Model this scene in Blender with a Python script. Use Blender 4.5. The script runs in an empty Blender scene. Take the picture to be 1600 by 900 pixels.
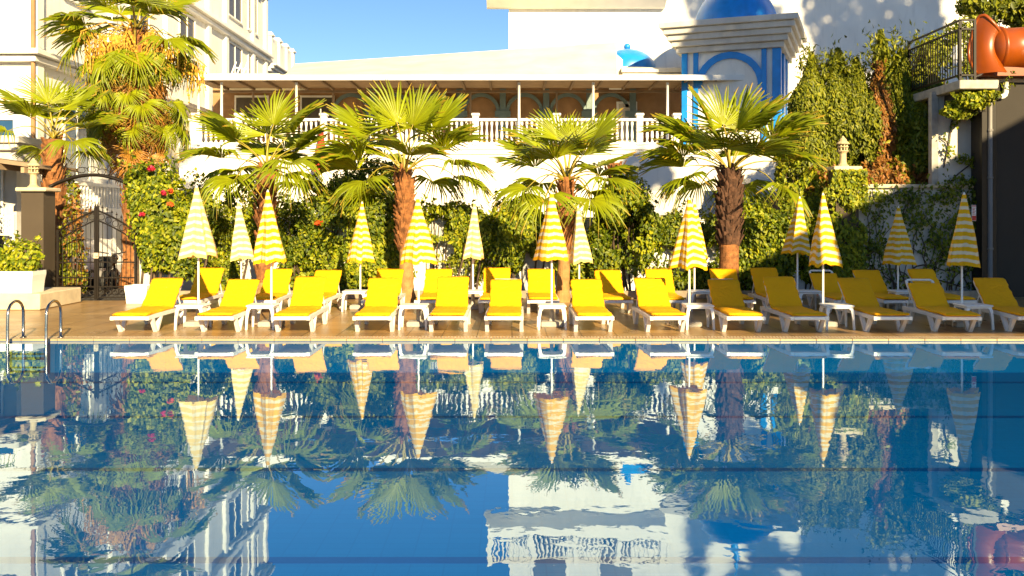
import bpy, math, random
import numpy as np
from mathutils import Vector, Matrix
R = math.radians
random.seed(7)
rng = np.random.default_rng(11)
scene = bpy.context.scene
COL = scene.collection
F = 1450.0; CX = 800.0; HY = 340.0; CZ = 2.02
def WX(px, D): return (px - CX) * D / F
def WZ(py, D): return CZ + (HY - py) * D / F

# ------------------------------------------------------------------ objects
def tag(o, label=None, cat=None, group=None, kind=None):
    if label: o['label'] = label
    if cat: o['category'] = cat
    if group: o['group'] = group
    if kind: o['kind'] = kind
    return o
def thing(name, label, cat, loc=(0, 0, 0), rz=0.0, group=None):
    o = bpy.data.objects.new(name, None); COL.objects.link(o)
    o.location = loc; o.rotation_euler = (0, 0, rz); o.empty_display_size = .2
    return tag(o, label, cat, group)
def link(name, me, parent=None):
    o = bpy.data.objects.new(name, me); COL.objects.link(o)
    if parent is not None: o.parent = parent
    return o
def copy_tree(o, parent=None):
    c = o.copy(); COL.objects.link(c)
    if parent is not None: c.parent = parent
    for ch in list(o.children): copy_tree(ch, c)
    return c
def dup(o, loc, rz=0.0, label=None, group=None):
    c = copy_tree(o); c.location = loc; c.rotation_euler = (0, 0, rz)
    if label: c['label'] = label
    if group: c['group'] = group
    return c

class MB:
    def __init__(s): s.v = []; s.f = []; s.m = []; s.uv = None
    def add(s, vs, fs, mi=0):
        b = len(s.v); s.v += [tuple(p) for p in vs]
        for f in fs: s.f.append([b + i for i in f]); s.m.append(mi)
        return s
    def box(s, x0, x1, y0, y1, z0, z1, mi=0):
        return s.add([(x0,y0,z0),(x1,y0,z0),(x1,y1,z0),(x0,y1,z0),(x0,y0,z1),(x1,y0,z1),(x1,y1,z1),(x0,y1,z1)],
                     [(3,2,1,0),(4,5,6,7),(0,1,5,4),(1,2,6,5),(2,3,7,6),(3,0,4,7)], mi)
    def bbox(s, x0, x1, y0, y1, z0, z1, b=.01, mi=0):     # box with softened edges
        V = []; 
        xs, ys, zs = (x0, x1), (y0, y1), (z0, z1)
        pts = {}
        for i in (0,1):
            for j in (0,1):
                for k in (0,1):
                    sx, sy, sz = (1 if i == 0 else -1), (1 if j == 0 else -1), (1 if k == 0 else -1)
                    pts[i,j,k,'x'] = len(V); V.append((xs[i], ys[j]+sy*b, zs[k]+sz*b))
                    pts[i,j,k,'y'] = len(V); V.append((xs[i]+sx*b, ys[j], zs[k]+sz*b))
                    pts[i,j,k,'z'] = len(V); V.append((xs[i]+sx*b, ys[j]+sy*b, zs[k]))
        Fc = []
        c = Vector(((x0+x1)/2, (y0+y1)/2, (z0+z1)/2))
        def fadd(idx):
            a = [Vector(V[i]) for i in idx]
            n = (a[1]-a[0]).cross(a[2]-a[1]); m = sum(a, Vector())/len(a)
            Fc.append(idx if n.dot(m-c) > 0 else idx[::-1])
        for i in (0,1):
            fadd([pts[i,0,0,'x'],pts[i,1,0,'x'],pts[i,1,1,'x'],pts[i,0,1,'x']])
            fadd([pts[0,i,0,'y'],pts[1,i,0,'y'],pts[1,i,1,'y'],pts[0,i,1,'y']])
            fadd([pts[0,0,i,'z'],pts[1,0,i,'z'],pts[1,1,i,'z'],pts[0,1,i,'z']])
        for i in (0,1):
            for j in (0,1):
                fadd([pts[i,j,0,'x'],pts[i,j,1,'x'],pts[i,j,1,'y'],pts[i,j,0,'y']])
                fadd([pts[i,0,j,'x'],pts[i,1,j,'x'],pts[i,1,j,'z'],pts[i,0,j,'z']])
                fadd([pts[0,i,j,'y'],pts[1,i,j,'y'],pts[1,i,j,'z'],pts[0,i,j,'z']])
                for k in (0,1): pass
        for i in (0,1):
            for j in (0,1):
                for k in (0,1): fadd([pts[i,j,k,'x'],pts[i,j,k,'y'],pts[i,j,k,'z']])
        return s.add(V, Fc, mi)
    def tube(s, path, r, n=8, mi=0, cap=True, flat=1.0):
        P = [Vector(p) for p in path]; m = len(P)
        rs = r if isinstance(r, (list, tuple)) else [r]*m
        up = Vector((0,0,1)); V = []; Fc = []; prev = None
        for i, p in enumerate(P):
            t = (P[min(i+1,m-1)] - P[max(i-1,0)]).normalized()
            if prev is None:
                a = t.cross(up)
                if a.length < 1e-3: a = t.cross(Vector((0,1,0)))
                a.normalize()
            else:
                a = (prev - t*prev.dot(t)); a.normalize()
            prev = a; b = a.cross(t)
            for k in range(n):
                w = 2*math.pi*(k+.5)/n
                V.append(p + (a*math.cos(w) + b*math.sin(w)*flat)*rs[i])
        for i in range(m-1):
            for k in range(n):
                Fc.append((i*n+k, i*n+(k+1)%n, (i+1)*n+(k+1)%n, (i+1)*n+k))
        if cap:
            Fc.append(tuple(range(n))); Fc.append(tuple((m-1)*n + k for k in reversed(range(n))))
        return s.add(V, Fc, mi)
    def bar(s, p0, p1, w, d=None, mi=0):      # square-section bar
        return s.tube([p0, p1], w*.7071, 4, mi, flat=(d or w)/w)
    def lathe(s, prof, n=16, c=(0,0,0), mi=0, a0=0.0, a1=2*math.pi):
        V = []; Fc = []; full = abs(a1-a0-2*math.pi) < 1e-6; m = n if full else n+1
        for (r, z) in prof:
            for k in range(m):
                w = a0 + (a1-a0)*k/n
                V.append((c[0]+r*math.cos(w), c[1]+r*math.sin(w), c[2]+z))
        for i in range(len(prof)-1):
            for k in range(n):
                k2 = (k+1) % m
                Fc.append((i*m+k, i*m+k2, (i+1)*m+k2, (i+1)*m+k))
        return s.add(V, Fc, mi)
    def prism(s, poly, y0, y1, mi=0):         # poly in XZ, extruded along Y
        n = len(poly)
        V = [(x, y0, z) for x, z in poly] + [(x, y1, z) for x, z in poly]
        Fc = [tuple(range(n)), tuple(n+i for i in reversed(range(n)))]
        for i in range(n):
            j = (i+1) % n; Fc.append((j, i, n+i, n+j))
        return s.add(V, Fc, mi)
    def prismx(s, poly, x0, x1, mi=0):        # poly in YZ, extruded along X
        n = len(poly)
        V = [(x0, y, z) for y, z in poly] + [(x1, y, z) for y, z in poly]
        Fc = [tuple(reversed(range(n))), tuple(n+i for i in range(n))]
        for i in range(n):
            j = (i+1) % n; Fc.append((i, j, n+j, n+i))
        return s.add(V, Fc, mi)
    def sphere(s, c, r, n=12, m=8, mi=0, sc=(1,1,1)):
        V = []; Fc = []
        for i in range(m+1):
            ph = math.pi*i/m
            for k in range(n):
                w = 2*math.pi*k/n
                V.append((c[0]+r*sc[0]*math.sin(ph)*math.cos(w), c[1]+r*sc[1]*math.sin(ph)*math.sin(w), c[2]+r*sc[2]*math.cos(ph)))
        for i in range(m):
            for k in range(n):
                Fc.append(((i+1)*n+k, (i+1)*n+(k+1)%n, i*n+(k+1)%n, i*n+k))
        return s.add(V, Fc, mi)
    def mesh(s, name, mats, smooth=False, fix=False):
        me = bpy.data.meshes.new(name)
        me.from_pydata(s.v, [], s.f)
        for m in (mats if isinstance(mats, (list, tuple)) else [mats]): me.materials.append(m)
        me.polygons.foreach_set('material_index', s.m)
        if smooth: me.polygons.foreach_set('use_smooth', [True]*len(s.f))
        if fix:
            import bmesh
            bm = bmesh.new(); bm.from_mesh(me); bmesh.ops.recalc_face_normals(bm, faces=bm.faces); bm.to_mesh(me); bm.free()
        if smooth == 'auto': me.set_sharp_from_angle(angle=R(40))
        me.update(); return me
    def build(s, name, mats, parent=None, smooth=False, fix=False):
        return link(name, s.mesh(name, mats, smooth, fix), parent)

# ------------------------------------------------------------------ materials
def new_mat(name):
    m = bpy.data.materials.new(name); m.use_nodes = True
    nt = m.node_tree; b = nt.nodes['Principled BSDF']
    return m, nt, b
def N(nt, t, **kw):
    n = nt.nodes.new(t)
    for k, v in kw.items(): setattr(n, k, v)
    return n
def mat(name, col, rough=.6, var=.15, scale=3.0, bump=.0, bscale=40.0, metal=0.0, spec=.5, var2=None, stain=0.0):
    m, nt, b = new_mat(name)
    tc = N(nt, 'ShaderNodeTexCoord')
    n1 = N(nt, 'ShaderNodeTexNoise'); n1.inputs['Scale'].default_value = scale; n1.inputs['Detail'].default_value = 6
    nt.links.new(tc.outputs['Object'], n1.inputs['Vector'])
    mx = N(nt, 'ShaderNodeMix', data_type='RGBA')
    c2 = var2 if var2 else tuple(c*(1-var*2) for c in col)
    c1 = tuple(min(1, c*(1+var*.4)) for c in col)
    rmp = N(nt, 'ShaderNodeMapRange'); rmp.inputs[1].default_value = .3; rmp.inputs[2].default_value = .7
    nt.links.new(n1.outputs['Fac'], rmp.inputs[0])
    nt.links.new(rmp.outputs[0], mx.inputs['Factor'])
    mx.inputs['A'].default_value = (*c1, 1); mx.inputs['B'].default_value = (*c2, 1)
    out = mx.outputs['Result']
    if stain:
        n3 = N(nt, 'ShaderNodeTexNoise'); n3.inputs['Scale'].default_value = .9; n3.inputs['Detail'].default_value = 9; n3.inputs['Roughness'].default_value = .7
        mp = N(nt, 'ShaderNodeMapping'); mp.inputs['Scale'].default_value = (3, 3, .5)
        nt.links.new(tc.outputs['Object'], mp.inputs[0]); nt.links.new(mp.outputs[0], n3.inputs['Vector'])
        r3 = N(nt, 'ShaderNodeMapRange'); r3.inputs[1].default_value = .52; r3.inputs[2].default_value = .75; r3.inputs[4].default_value = stain
        nt.links.new(n3.outputs['Fac'], r3.inputs[0])
        m3 = N(nt, 'ShaderNodeMix', data_type='RGBA'); nt.links.new(r3.outputs[0], m3.inputs['Factor']); nt.links.new(out, m3.inputs['A'])
        m3.inputs['B'].default_value = (*(c*.45 for c in col), 1); out = m3.outputs['Result']
    nt.links.new(out, b.inputs['Base Color'])
    b.inputs['Roughness'].default_value = rough; b.inputs['Metallic'].default_value = metal
    b.inputs['Specular IOR Level'].default_value = spec
    if bump:
        n2 = N(nt, 'ShaderNodeTexNoise'); n2.inputs['Scale'].default_value = bscale; n2.inputs['Detail'].default_value = 4
        nt.links.new(tc.outputs['Object'], n2.inputs['Vector'])
        bp = N(nt, 'ShaderNodeBump'); bp.inputs['Strength'].default_value = bump; bp.inputs['Distance'].default_value = .02
        nt.links.new(n2.outputs['Fac'], bp.inputs['Height']); nt.links.new(bp.outputs['Normal'], b.inputs['Normal'])
    return m
def leafmat(name, cols, trans=.35, rough=.5, big=None):
    """per-leaf colour from a random value per leaf, translucent blades"""
    m, nt, b = new_mat(name)
    g = N(nt, 'ShaderNodeNewGeometry'); cr = N(nt, 'ShaderNodeValToRGB')
    el = cr.color_ramp.elements
    while len(el) < len(cols): el.new(.5)
    for i, c in enumerate(cols): el[i].position = i/(len(cols)-1); el[i].color = (*c, 1)
    nt.links.new(g.outputs['Random Per Island'], cr.inputs[0])
    out = cr.outputs['Color']
    if big:
        tc = N(nt, 'ShaderNodeTexCoord'); n1 = N(nt, 'ShaderNodeTexNoise'); n1.inputs['Scale'].default_value = big[0]
        nt.links.new(tc.outputs['Object'], n1.inputs['Vector'])
        rm = N(nt, 'ShaderNodeMapRange'); rm.inputs[1].default_value = big[1]; rm.inputs[2].default_value = big[1]+.12
        nt.links.new(n1.outputs['Fac'], rm.inputs[0])
        mx = N(nt, 'ShaderNodeMix', data_type='RGBA'); nt.links.new(rm.outputs[0], mx.inputs['Factor'])
        nt.links.new(out, mx.inputs['A']); mx.inputs['B'].default_value = (*big[2], 1); out = mx.outputs['Result']
    nt.links.new(out, b.inputs['Base Color']); b.inputs['Roughness'].default_value = rough
    b.inputs['Specular IOR Level'].default_value = .35
    tr = N(nt, 'ShaderNodeBsdfTranslucent'); nt.links.new(out, tr.inputs['Color'])
    ms = N(nt, 'ShaderNodeMixShader'); ms.inputs[0].default_value = trans
    nt.links.new(b.outputs[0], ms.inputs[1]); nt.links.new(tr.outputs[0], ms.inputs[2])
    nt.links.new(ms.outputs[0], nt.nodes['Material Output'].inputs['Surface'])
    return m
def frondmat(name, base, tip, trans=.4):
    m, nt, b = new_mat(name)
    uv = N(nt, 'ShaderNodeUVMap'); sp = N(nt, 'ShaderNodeSeparateXYZ'); nt.links.new(uv.outputs[0], sp.inputs[0])
    g = N(nt, 'ShaderNodeNewGeometry')
    ad = N(nt, 'ShaderNodeMath', operation='MULTIPLY_ADD'); nt.links.new(g.outputs['Random Per Island'], ad.inputs[0]); ad.inputs[1].default_value = .25; nt.links.new(sp.outputs['Y'], ad.inputs[2])
    cr = N(nt, 'ShaderNodeValToRGB'); el = cr.color_ramp.elements
    el[0].position = .1; el[0].color = (*base[0], 1); el[1].position = 1.0; el[1].color = (*base[1], 1)
    e = el.new(1.17); 
    el[-1].position = 1.0; 
    nt.links.new(ad.outputs[0], cr.inputs[0])
    rt = N(nt, 'ShaderNodeMapRange'); rt.inputs[1].default_value = .98; rt.inputs[2].default_value = 1.2; nt.links.new(ad.outputs[0], rt.inputs[0])
    mx = N(nt, 'ShaderNodeMix', data_type='RGBA'); nt.links.new(rt.outputs[0], mx.inputs['Factor']); nt.links.new(cr.outputs[0], mx.inputs['A']); mx.inputs['B'].default_value = (*tip, 1)
    hs = N(nt, 'ShaderNodeHueSaturation'); nt.links.new(mx.outputs['Result'], hs.inputs['Color'])
    vr = N(nt, 'ShaderNodeMapRange'); vr.inputs[3].default_value = .7; vr.inputs[4].default_value = 1.25
    nt.links.new(g.outputs['Random Per Island'], vr.inputs[0]); nt.links.new(vr.outputs[0], hs.inputs['Value'])
    nt.links.new(hs.outputs[0], b.inputs['Base Color']); b.inputs['Roughness'].default_value = .42; b.inputs['Specular IOR Level'].default_value = .45
    tr = N(nt, 'ShaderNodeBsdfTranslucent'); nt.links.new(hs.outputs[0], tr.inputs['Color'])
    ms = N(nt, 'ShaderNodeMixShader'); ms.inputs[0].default_value = trans
    nt.links.new(b.outputs[0], ms.inputs[1]); nt.links.new(tr.outputs[0], ms.inputs[2])
    nt.links.new(ms.outputs[0], nt.nodes['Material Output'].inputs['Surface'])
    return m

M = {}
M['plaster'] = mat('white_plaster', (.80,.78,.74), .8, .06, .7, .25, 40, stain=.38)
M['plaster_old'] = mat('weathered_plaster', (.62,.60,.56), .85, .12, 1.0, .3, 40, stain=.4)
M['trim'] = mat('white_trim', (.82,.80,.76), .7, .04, 2, .1, 50, stain=.08)
M['resin'] = mat('white_resin', (.80,.79,.76), .38, .05, 4, stain=.1)
M['pole'] = mat('white_pole', (.80,.79,.76), .35, .03)
M['concrete'] = mat('concrete', (.42,.40,.36), .85, .15, 6, .4, 60)
M['blue'] = mat('blue_paint', (.006,.24,.72), .4, .12, 2.5, .05, 30)
M['teal'] = mat('teal_paint', (.15,.21,.21), .6, .12, 3)
M['tan'] = mat('tan_plaster', (.36,.20,.09), .8, .15, 2, .1)
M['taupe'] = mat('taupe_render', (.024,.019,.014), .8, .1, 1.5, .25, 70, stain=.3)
M['pillar'] = mat('pillar_render', (.062,.044,.026), .8, .08, 2, .2, 70, stain=.2)
M['cap'] = mat('limestone', (.62,.52,.36), .8, .1, 5, .2)
M['iron'] = mat('dark_iron', (.010,.006,.003), .55, .2, 8, metal=.0, spec=.3)
M['chrome'] = mat('stainless', (.36,.34,.31), .18, .05, metal=1.0)
M['fabric'] = mat('canopy_fabric', (.76,.70,.53), .9, .10, .8, .2, 12, stain=.25)
M['soffit'] = mat('soffit_boards', (.42,.29,.17), .8, .1, 2)
M['rafter'] = mat('rafter_paint', (.30,.21,.13), .7, .15, 3)
M['glass'] = mat('window_glass', (.09,.075,.055), .3, .1, spec=.2)
M['blueglass'] = mat('blue_window_glass', (.02,.07,.16), .08, .1, spec=.8)
M['bark'] = mat('palm_bark', (.34,.135,.04), .9, .3, 9, .8, 30)
M['barksmooth'] = mat('palm_trunk_skin', (.42,.22,.075), .85, .2, 6, .5, 40)
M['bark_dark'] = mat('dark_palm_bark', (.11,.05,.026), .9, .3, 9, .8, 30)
M['wood'] = mat('stem_wood', (.10,.065,.04), .9, .3, 8, .5, 30)
M['soil'] = mat('planting_soil', (.07,.045,.028), .95, .3, 5, .6, 20)
M['asphalt'] = mat('asphalt', (.06,.055,.05), .9, .2, 3, .3, 60)
M['orange'] = mat('orange_fibreglass', (.27,.055,.002), .35, .1, 2)
M['black'] = mat('black_rubber', (.012,.012,.013), .6, .1)
M['carpaint'] = mat('white_car_paint', (.75,.75,.74), .2, .02)
M['red'] = mat('red_cloth', (.42,.03,.015), .85, .15, 6)
M['redpaint'] = mat('red_print', (.5,.03,.02), .6, .05)
M['pvc'] = mat('grey_pvc', (.17,.16,.15), .45, .06)
M['stone'] = mat('lantern_stone', (.55,.44,.26), .85, .15, 8, .3, 60)
M['door'] = mat('door_paint', (.50,.46,.40), .6, .05)
M['shutter'] = mat('roller_shutter', (.34,.31,.27), .6, .05)
M['tile'] = mat('roof_tile', (.45,.28,.16), .8, .2, 5, .3, 25)
M['kerb'] = mat('kerb_stone', (.34,.27,.19), .8, .2, 5, .3, 40)
M['cushion'] = None

def cushion_mat():
    m, nt, b = new_mat('yellow_cushion_canvas')
    tc = N(nt, 'ShaderNodeTexCoord'); n = N(nt, 'ShaderNodeTexNoise'); n.inputs['Scale'].default_value = 2.2; n.inputs['Detail'].default_value = 6
    oi = N(nt, 'ShaderNodeObjectInfo')
    nt.links.new(tc.outputs['Object'], n.inputs['Vector'])
    mx = N(nt, 'ShaderNodeMix', data_type='RGBA'); nt.links.new(n.outputs['Fac'], mx.inputs['Factor'])
    mx.inputs['A'].default_value = (.93,.46,.002,1); mx.inputs['B'].default_value = (.87,.38,.0015,1)
    hs = N(nt, 'ShaderNodeHueSaturation'); vr = N(nt, 'ShaderNodeMapRange'); vr.inputs[3].default_value = .86; vr.inputs[4].default_value = 1.06
    nt.links.new(oi.outputs['Random'], vr.inputs[0]); nt.links.new(vr.outputs[0], hs.inputs['Value']); nt.links.new(mx.outputs['Result'], hs.inputs['Color'])
    nt.links.new(hs.outputs[0], b.inputs['Base Color']); b.inputs['Roughness'].default_value = .75; b.inputs['Specular IOR Level'].default_value = .2
    n2 = N(nt, 'ShaderNodeTexNoise'); n2.inputs['Scale'].default_value = 9; n2.inputs['Detail'].default_value = 5; n2.inputs['Distortion'].default_value = 1.0
    nt.links.new(tc.outputs['Object'], n2.inputs['Vector'])
    bp = N(nt, 'ShaderNodeBump'); bp.inputs['Strength'].default_value = .6; bp.inputs['Distance'].default_value = .05
    nt.links.new(n2.outputs['Fac'], bp.inputs['Height']); nt.links.new(bp.outputs[0], b.inputs['Normal'])
    return m
M['cushion'] = cushion_mat()
def stripe_mat(name='yellow_white_striped_canvas', ca=(.82,.47,.008), cb=(.80,.72,.50)):
    m, nt, b = new_mat(name)
    uv = N(nt, 'ShaderNodeUVMap'); sp = N(nt, 'ShaderNodeSeparateXYZ'); nt.links.new(uv.outputs[0], sp.inputs[0])
    ml = N(nt, 'ShaderNodeMath', operation='MULTIPLY'); nt.links.new(sp.outputs['Y'], ml.inputs[0]); ml.inputs[1].default_value = 9.5
    fr = N(nt, 'ShaderNodeMath', operation='FRACT'); nt.links.new(ml.outputs[0], fr.inputs[0])
    gt = N(nt, 'ShaderNodeMapRange'); gt.inputs[1].default_value = .53; gt.inputs[2].default_value = .59; nt.links.new(fr.outputs[0], gt.inputs[0])
    mx = N(nt, 'ShaderNodeMix', data_type='RGBA'); nt.links.new(gt.outputs[0], mx.inputs['Factor'])
    mx.inputs['A'].default_value = (*ca,1); mx.inputs['B'].default_value = (*cb,1)
    tc = N(nt, 'ShaderNodeTexCoord'); n = N(nt, 'ShaderNodeTexNoise'); n.inputs['Scale'].default_value = 5; nt.links.new(tc.outputs['Object'], n.inputs['Vector'])
    hs = N(nt, 'ShaderNodeHueSaturation'); vr = N(nt, 'ShaderNodeMapRange'); vr.inputs[3].default_value = .8; vr.inputs[4].default_value = 1.12
    nt.links.new(n.outputs['Fac'], vr.inputs[0]); nt.links.new(vr.outputs[0], hs.inputs['Value']); nt.links.new(mx.outputs['Result'], hs.inputs['Color'])
    nt.links.new(hs.outputs[0], b.inputs['Base Color']); b.inputs['Roughness'].default_value = .8; b.inputs['Specular IOR Level'].default_value = .2
    tr = N(nt, 'ShaderNodeBsdfTranslucent'); nt.links.new(hs.outputs[0], tr.inputs['Color'])
    ms = N(nt, 'ShaderNodeMixShader'); ms.inputs[0].default_value = .18
    nt.links.new(b.outputs[0], ms.inputs[1]); nt.links.new(tr.outputs[0], ms.inputs[2]); nt.links.new(ms.outputs[0], nt.nodes['Material Output'].inputs['Surface'])
    return m
M['stripe'] = stripe_mat()
M['stripe_pale'] = stripe_mat('pale_striped_canvas', (.82,.62,.20), (.82,.76,.56))  # paler yellow and cream stripes
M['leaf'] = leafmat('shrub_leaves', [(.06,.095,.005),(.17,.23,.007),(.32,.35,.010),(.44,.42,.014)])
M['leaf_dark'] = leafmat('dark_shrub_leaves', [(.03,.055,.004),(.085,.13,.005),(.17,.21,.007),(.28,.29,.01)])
M['leaf_yellow'] = leafmat('yellow_green_leaves', [(.06,.09,.006),(.14,.17,.008),(.24,.26,.010),(.34,.32,.015)])
M['cypress'] = leafmat('cypress_sprays', [(.07,.09,.006),(.13,.155,.008),(.20,.22,.010),(.30,.29,.014)], .2)
M['cypress_dead'] = leafmat('dead_cypress_sprays', [(.14,.055,.012),(.26,.10,.02),(.34,.15,.03),(.2,.13,.02)], .2)
M['petal'] = leafmat('magenta_petals', [(.5,.015,.08),(.65,.03,.10),(.6,.06,.05)], .3)
M['petal_orange'] = leafmat('orange_petals', [(.6,.10,.015),(.7,.16,.02),(.6,.06,.03)], .3)
M['frond'] = frondmat('palm_blade', ((.40,.43,.006),(.22,.28,.007)), (.45,.27,.03))
M['frond_dead'] = frondmat('dead_palm_blade', ((.50,.26,.04),(.36,.16,.03)), (.45,.22,.05), .3)
M['petiole'] = mat('palm_petiole', (.36,.28,.03), .5, .2, 5)
M['fruit'] = mat('palm_fruit_strands', (.66,.36,.035), .7, .3, 10)

# ---- pool deck, water, basin
def deck_mat():
    m, nt, b = new_mat('deck_tiles')
    tc = N(nt, 'ShaderNodeTexCoord')
    br = N(nt, 'ShaderNodeTexBrick'); br.offset = 0; br.inputs['Scale'].default_value = 1.0
    br.inputs['Brick Width'].default_value = .6; br.inputs['Row Height'].default_value = .6; br.inputs['Mortar Size'].default_value = .010
    br.inputs['Color1'].default_value = (.30,.18,.075,1); br.inputs['Color2'].default_value = (.37,.235,.10,1); br.inputs['Mortar'].default_value = (.10,.06,.03,1)
    nt.links.new(tc.outputs['Object'], br.inputs['Vector'])
    n = N(nt, 'ShaderNodeTexNoise'); n.inputs['Scale'].default_value = 1.3; n.inputs['Detail'].default_value = 8; nt.links.new(tc.outputs['Object'], n.inputs['Vector'])
    mx = N(nt, 'ShaderNodeMix', data_type='RGBA', blend_type='MULTIPLY'); mx.inputs['Factor'].default_value = 1.0
    rm = N(nt, 'ShaderNodeMapRange'); rm.inputs[3].default_value = .6; rm.inputs[4].default_value = 1.3; nt.links.new(n.outputs['Fac'], rm.inputs[0])
    nt.links.new(br.outputs['Color'], mx.inputs['A']); nt.links.new(rm.outputs[0], mx.inputs['B'])
    nt.links.new(mx.outputs['Result'], b.inputs['Base Color'])
    rr = N(nt, 'ShaderNodeMapRange'); rr.inputs[3].default_value = .16; rr.inputs[4].default_value = .5; nt.links.new(n.outputs['Fac'], rr.inputs[0])
    nt.links.new(rr.outputs[0], b.inputs['Roughness'])
    bp = N(nt, 'ShaderNodeBump'); bp.inputs['Strength'].default_value = .2; bp.inputs['Distance'].default_value = .004; nt.links.new(br.outputs['Fac'], bp.inputs['Height']); bp.invert = True
    nt.links.new(bp.outputs[0], b.inputs['Normal'])
    return m
M['deck'] = deck_mat()
M['coping'] = mat('coping_stone', (.44,.32,.18), .4, .12, 3, .1, 40, stain=.2)
def basin_mat():
    m, nt, b = new_mat('pool_mosaic')
    tc = N(nt, 'ShaderNodeTexCoord'); br = N(nt, 'ShaderNodeTexBrick'); br.offset = 0
    br.inputs['Scale'].default_value = 1; br.inputs['Brick Width'].default_value = .25; br.inputs['Row Height'].default_value = .12; br.inputs['Mortar Size'].default_value = .006
    br.inputs['Color1'].default_value = (.0001,.118,.37,1); br.inputs['Color2'].default_value = (.0001,.126,.39,1); br.inputs['Mortar'].default_value = (.0001,.108,.345,1)
    nt.links.new(tc.outputs['Object'], br.inputs['Vector']); nt.links.new(br.outputs['Color'], b.inputs['Base Color'])
    b.inputs['Roughness'].default_value = .9; b.inputs['Specular IOR Level'].default_value = 0.0
    return m
M['basin'] = basin_mat()
M['laneline'] = mat('lane_line_tiles', (.0001,.055,.24), .9, .1, spec=0.0)
def water_mat():
    m, nt, b = new_mat('pool_water'); nt.nodes.remove(b)
    tc = N(nt, 'ShaderNodeTexCoord'); mp = N(nt, 'ShaderNodeMapping'); mp.inputs['Scale'].default_value = (1.0, .9, 1)
    nt.links.new(tc.outputs['Object'], mp.inputs[0])
    n1 = N(nt, 'ShaderNodeTexNoise'); n1.inputs['Scale'].default_value = 2.3; n1.inputs['Detail'].default_value = 2.0; n1.inputs['Roughness'].default_value = .45; n1.inputs['Distortion'].default_value = .6
    n2 = N(nt, 'ShaderNodeTexNoise'); n2.inputs['Scale'].default_value = 8.0; n2.inputs['Detail'].default_value = 2.0
    n3 = N(nt, 'ShaderNodeTexNoise'); n3.inputs['Scale'].default_value = .16; n3.inputs['Detail'].default_value = 2.0
    for n in (n1, n2, n3): nt.links.new(mp.outputs[0], n.inputs['Vector'])
    r3 = N(nt, 'ShaderNodeMapRange'); r3.inputs[1].default_value = .38; r3.inputs[2].default_value = .68; r3.inputs[3].default_value = .12; r3.inputs[4].default_value = 1.0
    nt.links.new(n3.outputs['Fac'], r3.inputs[0])
    ma = N(nt, 'ShaderNodeMath', operation='MULTIPLY_ADD'); nt.links.new(n2.outputs['Fac'], ma.inputs[0]); ma.inputs[1].default_value = .22; nt.links.new(n1.outputs['Fac'], ma.inputs[2])
    mu = N(nt, 'ShaderNodeMath', operation='MULTIPLY'); nt.links.new(ma.outputs[0], mu.inputs[0]); nt.links.new(r3.outputs[0], mu.inputs[1])
    bp = N(nt, 'ShaderNodeBump'); bp.inputs['Strength'].default_value = 1.0; bp.inputs['Distance'].default_value = WATER_BUMP
    nt.links.new(mu.outputs[0], bp.inputs['Height'])
    lw = N(nt, 'ShaderNodeLayerWeight'); lw.inputs['Blend'].default_value = .5; nt.links.new(bp.outputs[0], lw.inputs['Normal'])
    pw = N(nt, 'ShaderNodeMath', operation='POWER'); nt.links.new(lw.outputs['Facing'], pw.inputs[0]); pw.inputs[1].default_value = 3.4
    fr = N(nt, 'ShaderNodeMath', operation='MULTIPLY_ADD'); nt.links.new(pw.outputs[0], fr.inputs[0]); fr.inputs[1].default_value = .975; fr.inputs[2].default_value = .025
    gl = N(nt, 'ShaderNodeBsdfGlossy'); gl.inputs['Roughness'].default_value = 0.0; nt.links.new(bp.outputs[0], gl.inputs['Normal']); gl.inputs['Color'].default_value = (.74,.90,.96,1)
    tr = N(nt, 'ShaderNodeBsdfTransparent'); tr.inputs['Color'].default_value = (.60,.97,1.0,1)
    ms = N(nt, 'ShaderNodeMixShader'); nt.links.new(fr.outputs[0], ms.inputs[0]); nt.links.new(tr.outputs[0], ms.inputs[1]); nt.links.new(gl.outputs[0], ms.inputs[2])
    nt.links.new(ms.outputs[0], nt.nodes['Material Output'].inputs['Surface'])
    return m
WATER_BUMP = .0025
M['water'] = water_mat()
# ================================================================== generators
def fast_mesh(name, V, tris_per, mats, idx=None, uv=None, smooth=False):
    """V: (n,k,3) islands of k verts; tris_per: list of faces (local indices)"""
    n, k, _ = V.shape
    me = bpy.data.meshes.new(name)
    me.vertices.add(n*k); me.vertices.foreach_set('co', V.reshape(-1).astype(np.float32))
    fl = np.array([len(f) for f in tris_per]); flat = np.concatenate([np.array(f) for f in tris_per])
    loops = (np.arange(n)[:, None]*k + flat[None, :]).reshape(-1)
    me.loops.add(len(loops)); me.loops.foreach_set('vertex_index', loops.astype(np.int32))
    starts = np.concatenate([[0], np.cumsum(fl)[:-1]])
    st = (np.arange(n)[:, None]*fl.sum() + starts[None, :]).reshape(-1)
    me.polygons.add(len(st)); me.polygons.foreach_set('loop_start', st.astype(np.int32))
    for m in (mats if isinstance(mats, (list, tuple)) else [mats]): me.materials.append(m)
    if idx is not None: me.polygons.foreach_set('material_index', np.repeat(idx, len(tris_per)).astype(np.int32))
    if uv is not None:
        l = me.uv_layers.new(name='UVMap')
        uvs = uv.reshape(-1, 2)[loops]; l.data.foreach_set('uv', uvs.reshape(-1).astype(np.float32))
    if smooth: me.polygons.foreach_set('use_smooth', [True]*len(st))
    me.update(); me.validate(); return me
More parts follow.
